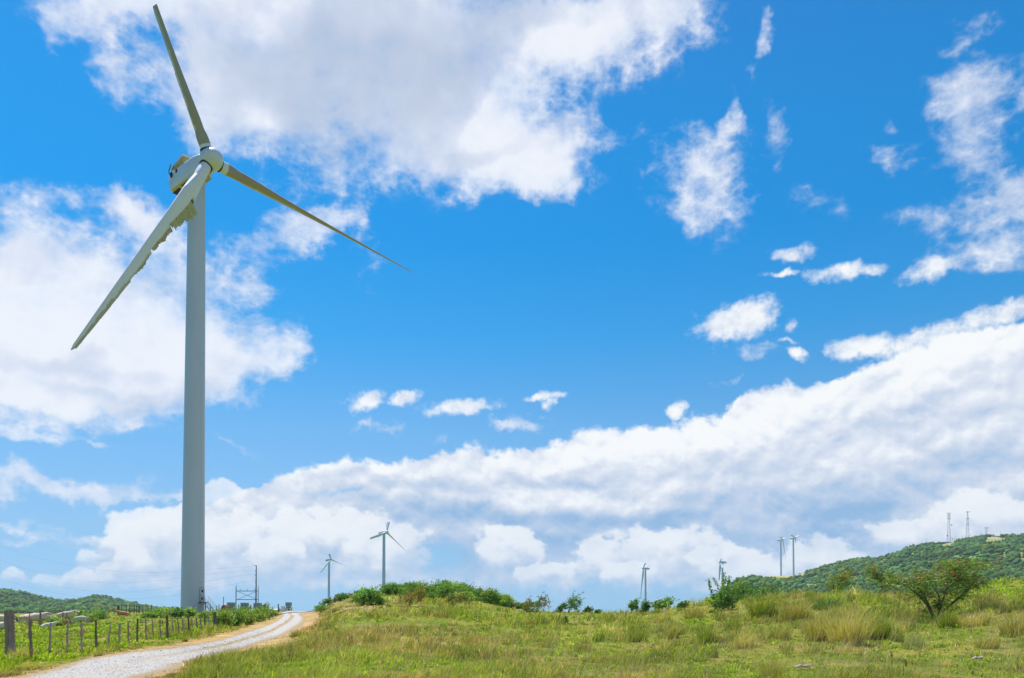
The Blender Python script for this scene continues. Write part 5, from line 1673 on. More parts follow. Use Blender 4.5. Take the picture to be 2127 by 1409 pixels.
# rough clumps and broad-leaved weeds that make the slope shaggy
def make_clumps(name, label, n, seed, xr, Dr, h0, h1, per, weeds=False, bias=None):
    rg = np.random.default_rng(seed)
    u = rg.random(n); Dd = 1 / (1 / Dr[0] * (1 - u) + 1 / Dr[1] * u); x = rg.uniform(xr[0], xr[1], n)
    X = (x - CX) / F * Dd; Y = Dd; Z = ground(X, Y); br, st, bw, vg, rd, hw = cover(X, Y, Z)
    k = (rd > hw + 1.2) & (Dd < CREST(x)[1] + 2)
    k &= ((road_dist(X, Y)[1] < 0) | (x > 640)) if bias != 'left' else (road_dist(X, Y)[1] >= 0)
    if weeds: k &= rg.random(n) < .25 + br
    elif bias != 'left': k &= (rg.random(n) < (.22 + .75 * ss((x - 1150) / 350) + .2 * bw) * ss((pfbm(X, Y, 5, 2, 431) + .25) / .5)) & (br < .45) & (Dd > 19 + 3 * rg.random(n))
    X, Y, Z, br, st, bw = [q[k] for q in (X, Y, Z, br, st, bw)]; n = len(X)
    H = rg.uniform(h0, h1, n) * (.7 + .3 * ss((Y - 14) / 10))
    if weeds: col = np.array([C_BRIGHT * 1.05, C_BRIGHT * .8, C_GREEN * 1.2])[rg.integers(0, 3, n)]
    else: col = np.array([C_GREEN * .8, C_OLIVE, C_OLIVE * .75, C_STRAW * .9, C_GREEN * .6, np.array((.32, .24, .12))])[rg.choice(6, n, p=[.22, .26, .16, .16, .1, .1])]
    kk = rg.integers(per[0], per[1], n); rep = np.repeat(np.arange(n), kk); N_ = len(rep)
    a = rg.uniform(0, 2 * np.pi, N_); rr = np.sqrt(rg.random(N_)) * H[rep] * (.45 if not weeds else .8)
    root = np.stack([X[rep] + np.cos(a) * rr, Y[rep] + np.sin(a) * rr, Z[rep] - .02 + (rg.random(N_) * H[rep] * .5 if weeds else 0)], -1)
    h = H[rep] * rg.uniform(.35, 1.1, N_) * (1 if not weeds else .55)
    w = np.maximum(.007, Y[rep] * .00042) * rg.uniform(.6, 1.4, N_) * (1 if not weeds else 4.5)
    lean = np.clip(rg.normal(.45 if not weeds else .7, .25, N_), .02, .97)
    ang = np.where(rg.random(N_) < .6, a + rg.normal(0, .5, N_), rg.normal(WIND, .7, N_))
    c = col[rep] * rg.uniform(.6, 1.35, (N_, 1)); d = rg.random(N_) < .12; 
    if not weeds: c[d] = C_STRAW
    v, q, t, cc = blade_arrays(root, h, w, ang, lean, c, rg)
    tag(fast_mesh(name, v, q, t, cc, M['leaf']), label, 'grass' if not weeds else 'weeds', kind='stuff')
    return N_


nb4 = make_clumps('rough_grass', 'knee-high rough grass clumps growing all over the slope', 1700, 21, (650, 2250), (17, 75), .22, .58, (60, 110))
nb5 = make_clumps('leafy_weeds', 'low broad-leaved bright green weeds among the hillside grass', 6500, 22, (430, 2250), (11, 70), .06, .22, (16, 34), weeds=True)
nb6 = make_clumps('pasture_weeds', 'low broad-leaved yellow-green weeds in the left pasture', 3600, 23, (-80, 560), (16, 120), .10, .34, (16, 34), weeds=True, bias='left')
print('extra blades', nb4, nb5, nb6)


# ------------------------------------------------------------------ loose stones on the track
def scatter_stones(name, label, n, seed):
    rg = np.random.default_rng(seed)
    i = (rg.random(n) ** 1.3 * (len(RL) * .62)).astype(int); u = rg.uniform(-.12, 1.12, n)
    P_ = RL[i] * (1 - u[:, None]) + RR[i] * u[:, None] + rg.normal(0, .25, (n, 2))
    z = ground(P_[:, 0], P_[:, 1]) + .03
    s = rg.uniform(.006, .018, n) * (1 + P_[:, 1] / 60)
    s[rg.random(n) < .02] *= 2.2
    o8 = np.array([(1, 0, 0), (0, 1, 0), (-1, 0, 0), (0, -1, 0), (0, 0, .7), (0, 0, -.6)], float)
    v = o8[None] * s[:, None, None] * rg.uniform(.6, 1.3, (n, 6, 1))
    a = rg.uniform(0, 6.28, n); ca, sa = np.cos(a)[:, None], np.sin(a)[:, None]
    vx = v[..., 0] * ca - v[..., 1] * sa * .7; vy = v[..., 0] * sa + v[..., 1] * ca * .7
    v = np.stack([vx + P_[:, :1], vy + P_[:, 1:], v[..., 2] + z[:, None]], -1).reshape(-1, 3)
    f = np.array([(0, 1, 4), (1, 2, 4), (2, 3, 4), (3, 0, 4), (1, 0, 5), (2, 1, 5), (3, 2, 5), (0, 3, 5)])
    T_ = ((np.arange(n) * 6)[:, None, None] + f[None]).reshape(-1, 3)
    c = np.repeat(np.array((.52, .485, .42)) * rg.choice([.45, .75, 1.0, 1.15], (n, 1), p=[.12, .25, .4, .23]), 6, 0)
    tag(fast_mesh(name, v, None, T_, c, material('gravel stones', (1, 1, 1), rough=.95, attr=True, var=.1)), label, 'gravel', kind='stuff')


scatter_stones('loose_gravel', 'loose pale gravel stones strewn along the track', 9000, 8)


# ------------------------------------------------------------------ tussocks
def tussock(name, lab, x, y, hpx, wpx, tone, n, seed, cat='grass tussock', group='grass tussocks on the hillside', lean=.42, stiff=False):
    p = gnd(x, y); D = p.y; h = hpx / F * D; wr = wpx / F * D / 2
    rg = np.random.default_rng(seed)
    a = rg.uniform(0, 2 * np.pi, n); rr = np.sqrt(rg.random(n)) * wr * .52
    root = np.stack([np.cos(a) * rr, np.sin(a) * rr, np.full(n, -.04)], -1)
    le = np.clip(np.abs(rg.normal(lean, .26, n)) + rr / wr * .25, .02, .95)
    hh = h * (.30 + .80 * rg.random(n) ** 1.5) * (1 - .35 * rr / wr) * rg.choice([1.0, 1.0, 1.15], n)
    ang = np.where(rg.random(n) < .55, a + rg.normal(0, .5, n), rg.normal(WIND, .6, n))
    w = np.maximum(.008, D * .00045) * rg.uniform(.6, 1.3, n)
    cs = {'green': (C_GREEN * .9, C_OLIVE), 'dark': (C_DARK * 2.0, C_GREEN * .8), 'straw': (C_STRAW, C_OLIVE * 1.2), 'olive': (C_OLIVE, C_STRAW * .8), 'grey': (np.array((.30, .36, .20)), C_OLIVE), 'brown': (np.array((.30, .22, .11)), C_OLIVE)}[tone]
    c = np.where(rg.random(n)[:, None] < .62, cs[0][None], cs[1][None]) * rg.uniform(.65, 1.3, (n, 1))
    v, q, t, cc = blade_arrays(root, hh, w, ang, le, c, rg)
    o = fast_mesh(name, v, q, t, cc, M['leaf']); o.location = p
    tag(o, lab, cat, group)


TUS = [  # x, base y, height px, width px, tone, label
    (1757, 1338, 88, 120, 'straw', 'tallest straw-coloured grass tussock in the middle of the right foreground'),
    (1700, 1330, 76, 90, 'olive', 'tall olive tussock just left of the tallest straw tussock'),
    (1815, 1326, 70, 90, 'green', 'green tussock just right of the tallest straw tussock'),
    (1650, 1290, 62, 90, 'olive', 'broad olive tussock on the skyline left of the tall straw one'),
    (1585, 1285, 66, 90, 'green', 'dark green upright tussock near the leafy sapling on the hillside'),
    (1715, 1268, 42, 110, 'dark', 'wide dark green rush clump on the skyline above the tall straw tussock'),
    (1465, 1337, 64, 44, 'green', 'narrow upright green tussock standing alone below the leafy sapling'),
    (1320, 1330, 44, 80, 'green', 'squat green tussock in the middle distance below the hanging-blade turbine'),
    (1395, 1325, 52, 40, 'olive', 'slim olive tussock between the squat and the narrow green ones'),
    (1543, 1345, 48, 80, 'straw', 'pale flaring straw tussock low on the slope left of the tall ones'),
    (1480, 1365, 34, 30, 'green', 'small spiky green tussock below the narrow upright one'),
    (1600, 1409, 60, 70, 'olive', 'olive tussock cut by the bottom edge of the picture'),
    (1895, 1345, 46, 70, 'grey', 'pale grey-green tussock below the acacia bush'),
    (1858, 1330, 40, 50, 'green', 'short green tussock between the tall ones and the grey-green one'),
    (1965, 1305, 58, 50, 'green', 'upright green tussock just right of the acacia stems'),
    (2060, 1275, 44, 90, 'straw', 'straw-coloured tussock on the upper slope near the right edge'),
    (2015, 1300, 44, 90, 'straw', 'golden tussock leaning right, right of the acacia bush'),
    (2110, 1320, 66, 100, 'olive', 'tall olive tussock cut by the right edge of the picture'),
    (2050, 1345, 40, 80, 'olive', 'low olive tussock in the lower right of the slope'),
    (1960, 1385, 30, 60, 'straw', 'low pale straw tussock in the bottom right foreground'),
    (1210, 1352, 30, 60, 'brown', 'low brownish tussock in the centre foreground'),
    (1100, 1300, 24, 50, 'olive', 'small olive tussock below the horizon saplings'),
    (980, 1345, 24, 60, 'brown', 'brown dry tussock in the middle of the near slope'),
    (895, 1352, 26, 50, 'brown', 'brown tussock beside the bleached slope, left of the middle'),
    (752, 1338, 18, 20, 'dark', 'tiny dark round tuft on the slope right of the track'),
    (612, 1325, 22, 34, 'brown', 'dry brown tussock at the right edge of the track bend'),
    (700, 1362, 28, 60, 'brown', 'brown flattened tussock on the bank above the bright green patch'),
    (800, 1362, 44, 80, 'straw', 'wispy straw tussock leaning right on the near slope'),
    (590, 1360, 18, 26, 'dark', 'small dark green tuft on the bank right of the track'),
    (385, 1333, 16, 16, 'brown', 'little brown tuft on the left verge of the track'),
    (205, 1366, 18, 26, 'brown', 'rust-brown tuft at the foot of the fence beside the track'),
    (45, 1372, 40, 70, 'straw', 'pale arching tussock at the foot of the thick corner post'),
    (1280, 1290, 22, 60, 'olive', 'olive tussock on the low saddle skyline'),
    (1370, 1290, 30, 50, 'straw', 'straw tussock on the skyline under the hanging-blade turbine'),
    (1440, 1285, 40, 60, 'olive', 'olive tussock on the skyline left of the leafy sapling'),
    (1900, 1290, 34, 60, 'olive', 'olive tussock behind the left stems of the acacia bush'),
    (1520, 1310, 44, 60, 'green', 'green tussock in front of the leafy sapling'),
    (1620, 1330, 48, 70, 'olive', 'olive tussock between the pale flaring one and the tall group'),
    (1780, 1290, 44, 80, 'olive', 'olive tussock behind the tallest straw tussock')]
for i, (x, y, h, w, tone, lab) in enumerate(TUS):
    tussock('grass_tussock', lab, x, y, h, w, tone, int(160 + h * w * .14), 500 + i)


# ------------------------------------------------------------------ shrubs and trees
def leaves(cent, n, spread, size, cols, rg, flat=0.0, elong=2.0, droop=0.0, cvar=.3):
    """leaf quads around the given centres (k x 3); spread and colour vary by centre"""
    k = len(cent); idx_ = rg.integers(0, k, n)
    p = cent[idx_] + rg.normal(0, 1, (n, 3)) * spread[idx_][:, None] * np.array([1, 1, .7])
    d = rg.normal(0, 1, (n, 3)); d[:, 2] *= (1 - flat); d[:, 0] += .3; d /= np.linalg.norm(d, axis=1)[:, None]
    e = np.cross(d, rg.normal(0, 1, (n, 3))); e /= np.linalg.norm(e, axis=1)[:, None] + 1e-9
    s = size * rg.uniform(.6, 1.4, n)
    a = d * (s * elong / 2)[:, None]; b = e * (s / 2)[:, None]
    v = np.stack([p - a, p + b * 1.0 - a * .1, p + a, p - b - a * .1], 1).reshape(-1, 3)
    q = (np.arange(n) * 4)[:, None] + np.array([[0, 1, 2, 3]])
    ci = rg.integers(0, len(cols), k)
    base_ = np.array(cols)[ci][idx_]
    c = base_ * np.array((1.55, 1.42, 1.1)) * rg.uniform(1 - cvar, 1 + cvar, (n, 1)) * rg.uniform(.9, 1.1, (n, 3))
    return v, q, np.repeat(c, 4, 0)


def shrub(name, lab, x, yb, D, wpx, hpx, seed, n=2500, leaf=.05, cols=None, group=None, sprays=14, lean=.15, dense=1.0, cat='bush', stems=5, airy=False, brown=False, sink=.0, round_=.0):
    if D is None: p = gnd(x, yb)
    else:
        X = (x - CX) / F * D; p = Vector((X, D, gz(X, D)))
    D = p.y
    w = wpx / F * D; h = hpx / F * D
    rg = np.random.default_rng(seed); lr = random.Random(seed)
    root = thing(name, lab, cat, p - Vector((0, 0, sink)), group)
    cols = cols or [C_GREEN * .8, C_DARK * 1.6, C_GREEN * 1.1, C_OLIVE * .8]
    nl = int(14 + 10 * dense)
    cen = []; tw = []
    for i in range(nl):
        a = lr.uniform(0, 2 * math.pi); r = math.sqrt(lr.random()) * w * .40
        top = h * (1 - (r / (w * .5)) ** 2 * .6)
        z = top * (lr.uniform(.12, .82) if not airy else lr.uniform(.18, .9) ** .8)
        c = Vector((math.cos(a) * r * (1.15 if airy else 1.0) + (lean + (.25 if airy else 0)) * z, math.sin(a) * r * .8, z)); cen.append(c)
        tw.append(c)
    spr = [lr.uniform(.09, .19) * min(w, h * 1.4) * (.55 if airy else 1.0) for _ in cen]
    # sprays: thin leafy shoots breaking the outline
    shoots = []
    for i in range(sprays):
        c = Vector(lr.choice(cen)); L = h * lr.uniform(.16, .42) * (1.35 if airy else 1)
        d = Vector((lr.uniform(-.5, .9) + lean, lr.uniform(-.5, .5), lr.uniform(.4, 1.1))).normalized()
        pts = [c + d * L * t + Vector((.25 * L * t * t, 0, -.12 * L * t * t)) for t in (0, .3, .6, .85, 1)]
        shoots.append(pts)
    C3 = np.array([list(c) for c in cen]); S3 = np.array(spr)
    v, q, c = leaves(C3, n, S3, leaf, cols, rg)
    if shoots:
        C4 = np.array([list(s_[0].lerp(s_[-1], t)) if False else list(s_[int(t * 4)]) for s_ in shoots for t in (0.3, .55, .8, 1.0)]); S4 = np.full(len(C4), h * .035)
        v2, q2, c2 = leaves(C4, max(60, n // 4), S4, leaf * .8, cols, rg)
        v, q, c = np.vstack([v, v2]), np.vstack([q, q2 + len(v)]), np.vstack([c, c2])
    v[:, 2] = np.maximum(v[:, 2], .0)
    fast_mesh('foliage', v, q, None, c, M['leafb'], parent=root)
    sr = max(.012, D * .00028)
    for i in range(stems):
        m = MB()
        t = cen[int(i * len(cen) / stems)]
        b = Vector((lr.uniform(-.06, .06) * w, lr.uniform(-.06, .06) * w, -.1))
        mid = b.lerp(t, .5) + Vector((lr.uniform(-.05, .05) * w, 0, .03 * h))
        m.tube([b, mid, t], [sr * 1.6, sr * 1.1, sr * .5], 5)
        for s_ in shoots[i::stems]: m.tube(s_, [sr * .6] * 4 + [sr * .3], 3)
        m.build('stem', M['twig'], root)
    return root


DG_ = [C_DARK * 1.9, C_DARK * 2.8, C_GREEN * .7, C_DARK * 1.4]
MG_ = [C_GREEN * .85, C_GREEN * 1.1, C_DARK * 2.8, C_OLIVE * .7]
LG_ = [np.array(q) for q in ((.20, .34, .06), (.28, .42, .05), (.15, .27, .06))]
BR_ = [np.array((.20, .15, .08)), np.array((.14, .15, .06)), C_OLIVE * .6]
HB = 'bushes crowning the mound'
MG_ = [np.array(q) for q in ((.11, .24, .05), (.16, .29, .06), (.08, .18, .05), (.19, .26, .07))]
DG_ = [np.array(q) for q in ((.07, .17, .05), (.10, .21, .05), (.05, .13, .04), (.13, .20, .06))]
# bushes on and beside the central mound
for i, (x, yb, D, w, h, cols, lab) in enumerate([
        (715, 1245, 85, 40, 14, DG_, 'low dark bush on the left shoulder of the mound'), (748, 1240, 85, 30, 12, MG_, 'small bush on the mound between the boulder and the turbine'), (770, 1240, 86, 26, 13, DG_, 'second small bush on the mound, left of the turbine foot'),
        (808, 1246, 84, 40, 28, MG_, 'bush at the foot of the snapped-blade turbine'), (828, 1244, 87, 26, 36, DG_, 'upright darker bush just right of the turbine foot'), (860, 1246, 84, 60, 32, MG_, 'broad bush on the crown of the mound'),
        (900, 1248, 86, 56, 34, DG_, 'tallest dark bush on top of the mound'), (935, 1252, 84, 60, 38, MG_, 'thick green bush in the middle of the mound thicket'), (975, 1254, 85, 56, 36, DG_, 'dark bush right of the middle of the mound thicket'),
        (1010, 1256, 84, 56, 30, MG_, 'green bush near the right end of the mound thicket'), (1045, 1262, 84, 54, 24, MG_, 'low bush at the right end of the mound thicket'), (1075, 1266, 84, 30, 14, DG_, 'last small bush of the mound thicket'),
        (845, 1244, 88, 60, 30, MG_, 'bush filling the back of the mound thicket, left end'), (918, 1248, 89, 70, 38, MG_, 'bush at the back of the mound thicket, behind the tallest'), (955, 1252, 88, 60, 36, MG_, 'bush at the back of the mound thicket, right of the tallest'), (1000, 1256, 88, 70, 30, DG_, 'dark bush at the back of the mound thicket, towards its right end'),
        (1035, 1260, 87, 60, 26, MG_, 'bush at the back of the right end of the mound thicket'), (880, 1258, 78, 40, 18, DG_, 'low dark bush below the mound thicket, left'), (960, 1264, 78, 44, 20, LG_, 'paler bush on the front of the mound thicket')]):
    shrub('bush', lab, x, yb, D, w, h, 700 + i, n=2600 + int(w * 40), leaf=.085, cols=cols, group=HB, sprays=12, stems=3)
shrub('bush', 'large dark green bush alone on the face of the mound', 762, 1302, 62, 74, 40, 720, n=3800, leaf=.09, cols=[C_DARK * 2.0, C_DARK * 3.0, C_GREEN * .7], group=HB, stems=5)
shrub('bush', 'brown twiggy bush with bare branches right of the large dark one', 848, 1303, 60, 56, 42, 721, n=1300, leaf=.06, cols=BR_, group=HB, airy=True, stems=7, sprays=20)
shrub('bush', 'dark bare-branched thorn bush in the middle of the slope', 940, 1297, 64, 56, 38, 722, n=1300, leaf=.06, cols=BR_ + [C_DARK * 1.6], group=HB, airy=True, stems=7, sprays=18)
shrub('bush', 'thin brown sapling standing on the slope below the horizon trees', 1090, 1302, 60, 26, 40, 723, n=420, leaf=.06, cols=BR_, group=HB, airy=True, stems=3, sprays=8)
shrub('bush', 'small dark upright bush on the dry patch of the slope', 1173, 1306, 46, 14, 18, 724, n=420, leaf=.05, cols=DG_, stems=2, sprays=4)
shrub('bush', 'low green bush at the foot of the mound beside the track', 672, 1282, 84, 46, 14, 725, n=900, leaf=.10, cols=MG_, stems=3, sprays=6)
shrub('bush', 'feathery bush at the foot of the small far turbine', 672, 1272, 104, 34, 22, 726, n=900, leaf=.10, cols=DG_, stems=4, sprays=12, airy=True)
shrub('bush', 'reddish bush right of the feathery one by the small far turbine', 694, 1268, 98, 26, 20, 727, n=600, leaf=.10, cols=BR_ + DG_, stems=3, sprays=8, airy=True)
# saplings on the saddle skyline
for i, (x, yb, D, w, h, lab, cols) in enumerate([
        (1113, 1272, 78, 44, 34, 'brownish windblown sapling, leftmost on the saddle skyline', BR_ + DG_), (1093, 1272, 80, 30, 22, 'small sapling touching the end of the mound thicket', DG_), (1180, 1277, 74, 46, 38, 'dark windblown sapling alone in the middle of the saddle skyline', DG_),
        (1163, 1277, 74, 20, 22, 'thin sapling leaning against the dark windblown one', DG_), (1218, 1276, 70, 20, 14, 'low bush right of the dark windblown sapling', DG_), (1240, 1277, 68, 14, 9, 'tiny bush right of the low one on the saddle', DG_),
        (1308, 1276, 58, 26, 30, 'leafy sprig on the skyline left of the hanging-blade turbine', MG_), (1330, 1284, 52, 24, 34, 'dark sprig at the foot of the hanging-blade turbine', DG_), (1370, 1276, 52, 40, 34, 'sprig with a long branch leaning right past the turbine foot', MG_),
        (1415, 1266, 50, 20, 16, 'small dark bush on the skyline between turbine and leafy sapling', DG_)]):
    shrub('sapling', lab, x, yb, D, w, h, 740 + i, n=520 + int(w * 8), leaf=.075, cols=cols, group='windblown saplings on the skyline', airy=True, stems=4, sprays=16, lean=.25, cat='sapling')

# left pasture bushes
for i, (x, yb, D, w, h, lab, cols) in enumerate([
        (93, 1276, 128, 30, 20, 'small dark round tree behind the cattle', DG_), (68, 1280, 130, 34, 14, 'low dark bush behind the first cows', DG_), (146, 1276, 130, 20, 10, 'dark bush behind the side-on cow', DG_),
        (112, 1290, 92, 26, 24, 'round green bush among the cattle', MG_), (118, 1292, 88, 20, 14, 'twiggy low bush in front of the round green one', BR_ + MG_), (168, 1287, 96, 36, 30, 'feathery green bush, left of a pair in the pasture', MG_),
        (207, 1284, 98, 34, 24, 'feathery green bush, right of a pair in the pasture', MG_), (140, 1292, 90, 34, 12, 'dry brown weeds under the side-on cow', BR_), (188, 1290, 92, 30, 14, 'low weeds between the two feathery bushes', MG_ + BR_),
        (20, 1284, 120, 40, 14, 'dark scrub behind the cow at the left edge', DG_), (255, 1268, 140, 18, 8, 'small dark bush beside the thick dark post on the knoll', DG_)]):
    shrub('bush', lab, x, yb, D, w, h, 760 + i, n=1100, leaf=.13 if D > 110 else .09, cols=cols, group='bushes in the left pasture', stems=3, sprays=8)
for i, (x, yb, D, w, h, lab, cols) in enumerate([
        (332, 1279, 104, 54, 22, 'bright green spreading bush left of the tower foot', [C_GREEN * .8, C_GREEN * 1.3, C_DARK * 1.8]), (318, 1288, 92, 60, 16, 'low green bush under the bright spreading one', MG_), (368, 1284, 98, 42, 22, 'dark green bush against the left side of the tower foot', DG_),
        (392, 1283, 100, 34, 22, 'bright leafy bush in front of the tower foot', LG_ + DG_), (427, 1283, 98, 30, 16, 'low bush below the tower door', MG_)]):
    shrub('bush', lab, x, yb, D, w, h, 780 + i, n=2000, leaf=.10, cols=cols, group='bushes at the tower foot', stems=4, sprays=12)
HG = [np.array(q) for q in ((.14, .26, .06), (.19, .30, .07), (.10, .19, .05), (.24, .30, .09))]
for i, (x, yb, w, h, lab) in enumerate([(462, 1304, 46, 36, 'hedge bush beside the last fence post, nearest of the hedge'), (486, 1302, 46, 38, 'second hedge bush from the last fence post'), (508, 1297, 44, 36, 'third hedge bush, below the middle cabinet'),
                                        (528, 1293, 42, 32, 'fourth hedge bush, below the steel gantry'), (546, 1288, 40, 30, 'fifth hedge bush, below the slim pole'), (562, 1283, 30, 18, 'last low hedge bush towards the track crest'), (470, 1290, 44, 30, 'hedge bush set back below the orange-red drum'),
                                        (500, 1285, 50, 28, 'hedge bush set back below the first cabinet'), (444, 1290, 34, 26, 'hedge bush behind the last fence post')]):
    shrub('bush', lab, x, yb, None, w, h, 800 + i, n=2600, leaf=.075, cols=HG, group='hedge beside the track', stems=4, sprays=16)
shrub('bush', 'bright feathery bush rising in front of the cabinet by the slim pole', 540, 1272, 118, 30, 26, 820, n=1300, leaf=.10, cols=LG_, group='hedge beside the track', stems=4, sprays=14, airy=True)

# scrub on the lower slope of the right hill, seen over the grass
for i, (x, yb, D, w, h, lab, cols) in enumerate([
        (1528, 1266, 62, 92, 56, 'dark leafy bush massed just right of the leafy sapling', DG_), (1575, 1262, 66, 84, 50, 'dark bush on the skyline, second right of the leafy sapling', DG_), (1480, 1262, 60, 40, 26, 'bright bush at the left foot of the leafy sapling', LG_),
        (1625, 1254, 72, 70, 34, 'scrubby bush behind the skyline grass under the pair of turbines', DG_), (1790, 1240, 60, 40, 20, 'grey-green bush on the skyline left of the acacia', DG_)]):
    shrub('bush', lab, x, yb, D, w, h, 830 + i, n=2400, leaf=.08, cols=cols, group='scrub behind the skyline grass', stems=4, sprays=14)


def sapling_tall():
    p = gnd(1503, 1268); D = p.y
    root = thing('leafy_sapling', 'tall leafy sapling with long thin shoots in front of a far turbine', 'sapling', p)
    rg = np.random.default_rng(41); lr = random.Random(41)
    P = lambda x, y, d=0.0: Vector(((x - 1503) / F * D, d, (1268 - y) / F * D))
    shoots = [[(1500, 1268), (1497, 1240), (1490, 1215), (1482, 1200)], [(1503, 1268), (1505, 1235), (1500, 1210), (1502, 1190)], [(1505, 1265), (1515, 1235), (1528, 1212), (1542, 1198)], [(1498, 1262), (1484, 1240), (1478, 1218), (1476, 1202)],
              [(1506, 1262), (1520, 1240), (1530, 1225), (1536, 1205)], [(1500, 1255), (1496, 1230), (1503, 1214), (1511, 1200)], [(1497, 1262), (1480, 1252), (1470, 1244)], [(1506, 1262), (1524, 1250), (1535, 1240)], [(1504, 1258), (1508, 1226), (1515, 1208), (1518, 1196)]]
    cen = []; sp = []
    for s_ in shoots:
        d0 = lr.uniform(-.5, .5)
        pts = [P(x, y, d0 * k / 3) for k, (x, y) in enumerate(s_)]
        m = MB(); m.tube(pts, [.022, .016, .011, .006][:len(pts)], 5); m.build('stem', M['twig'], root)
        for k in range(len(pts) - 1):
            for t in np.linspace(.1 if k == 0 else 0, 1, 5): cen.append(list(pts[k].lerp(pts[k + 1], float(t)))); sp.append(.05 if k > 0 else .12)
    v, q, c = leaves(np.array(cen), 1900, np.array(sp), .045, MG_, rg)
    v2, q2, c2 = leaves(np.array([list(P(lr.uniform(1482, 1522), lr.uniform(1235, 1262), lr.uniform(-.4, .4))) for _ in range(30)]), 1300, np.full(30, .13), .05, DG_, rg)
    fast_mesh('foliage', np.vstack([v, v2]), np.vstack([q, q2 + len(v)]), None, np.vstack([c, c2]), M['leafb'], parent=root)


sapling_tall()


def acacia(name, lab, base_xy, D, segs, tufts, seed, col_dry=.28, n=9000, leaf=.035, group=None):
    """flat-topped thorn bush: limbs as measured, feathery leaflets combed by the wind"""
    x0, y0 = base_xy
    p = gnd(x0, y0) if D is None else Vector(((x0 - CX) / F * D, D, gz((x0 - CX) / F * D, D))); D = p.y
    P = lambda x, y, d=0.0: Vector(((x - x0) / F * D, d, (y0 - y) / F * D))
    root = thing(name, lab, 'bush', p, group)
    rg = np.random.default_rng(seed); lr = random.Random(seed)
    tips = []
    for s_ in segs:
        dep = lr.uniform(-.8, .8)
        pts = [P(x, y, dep * k / len(s_)) for k, (x, y) in enumerate(s_)]
        k = len(pts)
        m = MB(); m.tube(pts, [.040 * (1 - .75 * i / (k - 1)) for i in range(k)], 6, col=(.8, .8, .8))
        # side twigs
        for i in range(1, k):
            for r in range(4):
                b = pts[i - 1].lerp(pts[i], lr.random()); L = lr.uniform(.15, .45)
                d = Vector((lr.uniform(-.7, 1), lr.uniform(-.9, .9), lr.uniform(-.15, .7))).normalized()
                e = b + d * L; m.tube([b, b + d * L * .5 + Vector((0, 0, .02)), e], [.010, .007, .004], 3); tips.append(list(e)); tips.append(list(b + d * L * .6))
        m.build('branch', M['twig'], root)
    cen = list(tips); sp = [.10] * len(tips)
    for x, y, rx, ry, k in tufts:
        for _ in range(k):
            a = lr.uniform(0, 6.28); r = math.sqrt(lr.random())
            cen.append(list(P(x + math.cos(a) * r * rx, y + math.sin(a) * r * ry, lr.uniform(-.8, .8)))); sp.append(lr.uniform(.05, .11))
    cen = np.array(cen); sp = np.array(sp)
    v, q, c = leaves(cen, n, sp * 1.35, leaf, [np.array((.10, .20, .05)), np.array((.08, .165, .045)), np.array((.14, .22, .06)), np.array((.16, .15, .06))], rg, flat=.75, elong=3.2)
    fast_mesh('foliage', v, q, None, c, M['leafb'], parent=root)
    if col_dry == 0: return
    hi = cen[cen[:, 2] > np.quantile(cen[:, 2], .55)]
    v, q, c = leaves(hi, int(n * col_dry * .55), np.full(len(hi), .07), leaf * 1.1, [np.array((.30, .11, .05)), np.array((.22, .12, .06)), np.array((.28, .17, .09))], rg, flat=.7, elong=2.5)
    fast_mesh('seed_pods', v, q, None, c, M['leafb'], parent=root)


acacia('acacia_bush', 'large flat-topped thorn bush with orange-brown pods on the right slope', (1942, 1290), None,
       [[(1940, 1290), (1925, 1262), (1905, 1240), (1880, 1222), (1850, 1208)], [(1940, 1288), (1928, 1258), (1915, 1235), (1900, 1215), (1872, 1212)], [(1944, 1290), (1952, 1258), (1958, 1230), (1962, 1200), (1968, 1180)],
        [(1950, 1282), (1968, 1260), (1990, 1240), (2005, 1222), (2025, 1198)], [(1954, 1276), (1980, 1252), (2002, 1230), (2028, 1214)], [(1948, 1270), (1956, 1240), (1945, 1215), (1938, 1195)], [(1928, 1258), (1918, 1228), (1925, 1205), (1920, 1190)],
        [(1962, 1215), (1985, 1195), (2000, 1178), (2040, 1172)], [(1958, 1235), (1975, 1215), (1990, 1205)]],
       [(1860, 1210, 30, 10, 26), (1890, 1215, 32, 14, 40), (1925, 1205, 34, 14, 44), (1930, 1232, 22, 12, 18), (1965, 1200, 30, 20, 44), (1975, 1178, 24, 10, 28), (2000, 1190, 34, 16, 46), (2020, 1208, 28, 14, 34), (2035, 1178, 22, 10, 24), (2005, 1215, 28, 14, 28), (1905, 1238, 16, 8, 12), (1990, 1172, 30, 6, 14)], 51, n=7500, col_dry=.12)
acacia('thorn_bush', 'reddish thin thorn bush leaning right on the skyline, left of the big acacia', (1738, 1262), 50,
       [[(1738, 1266), (1742, 1240), (1750, 1222), (1760, 1212), (1772, 1204)], [(1738, 1262), (1732, 1238), (1730, 1224)], [(1740, 1256), (1750, 1236), (1758, 1226)]],
       [(1740, 1226, 26, 8, 20), (1755, 1218, 18, 7, 14), (1768, 1208, 12, 5, 8), (1728, 1234, 18, 7, 12), (1752, 1234, 20, 7, 12)], 52, n=1700, leaf=.05, col_dry=.30)
acacia('thorn_bush', 'small dark thorn bush halfway between the reddish one and the big acacia', (1835, 1262), 50,
       [[(1835, 1262), (1832, 1230), (1822, 1208), (1815, 1196)], [(1836, 1258), (1848, 1228), (1856, 1214)]],
       [(1828, 1215, 26, 12, 24), (1850, 1222, 20, 9, 18), (1815, 1200, 12, 8, 8)], 53, n=2200, leaf=.05, col_dry=0)

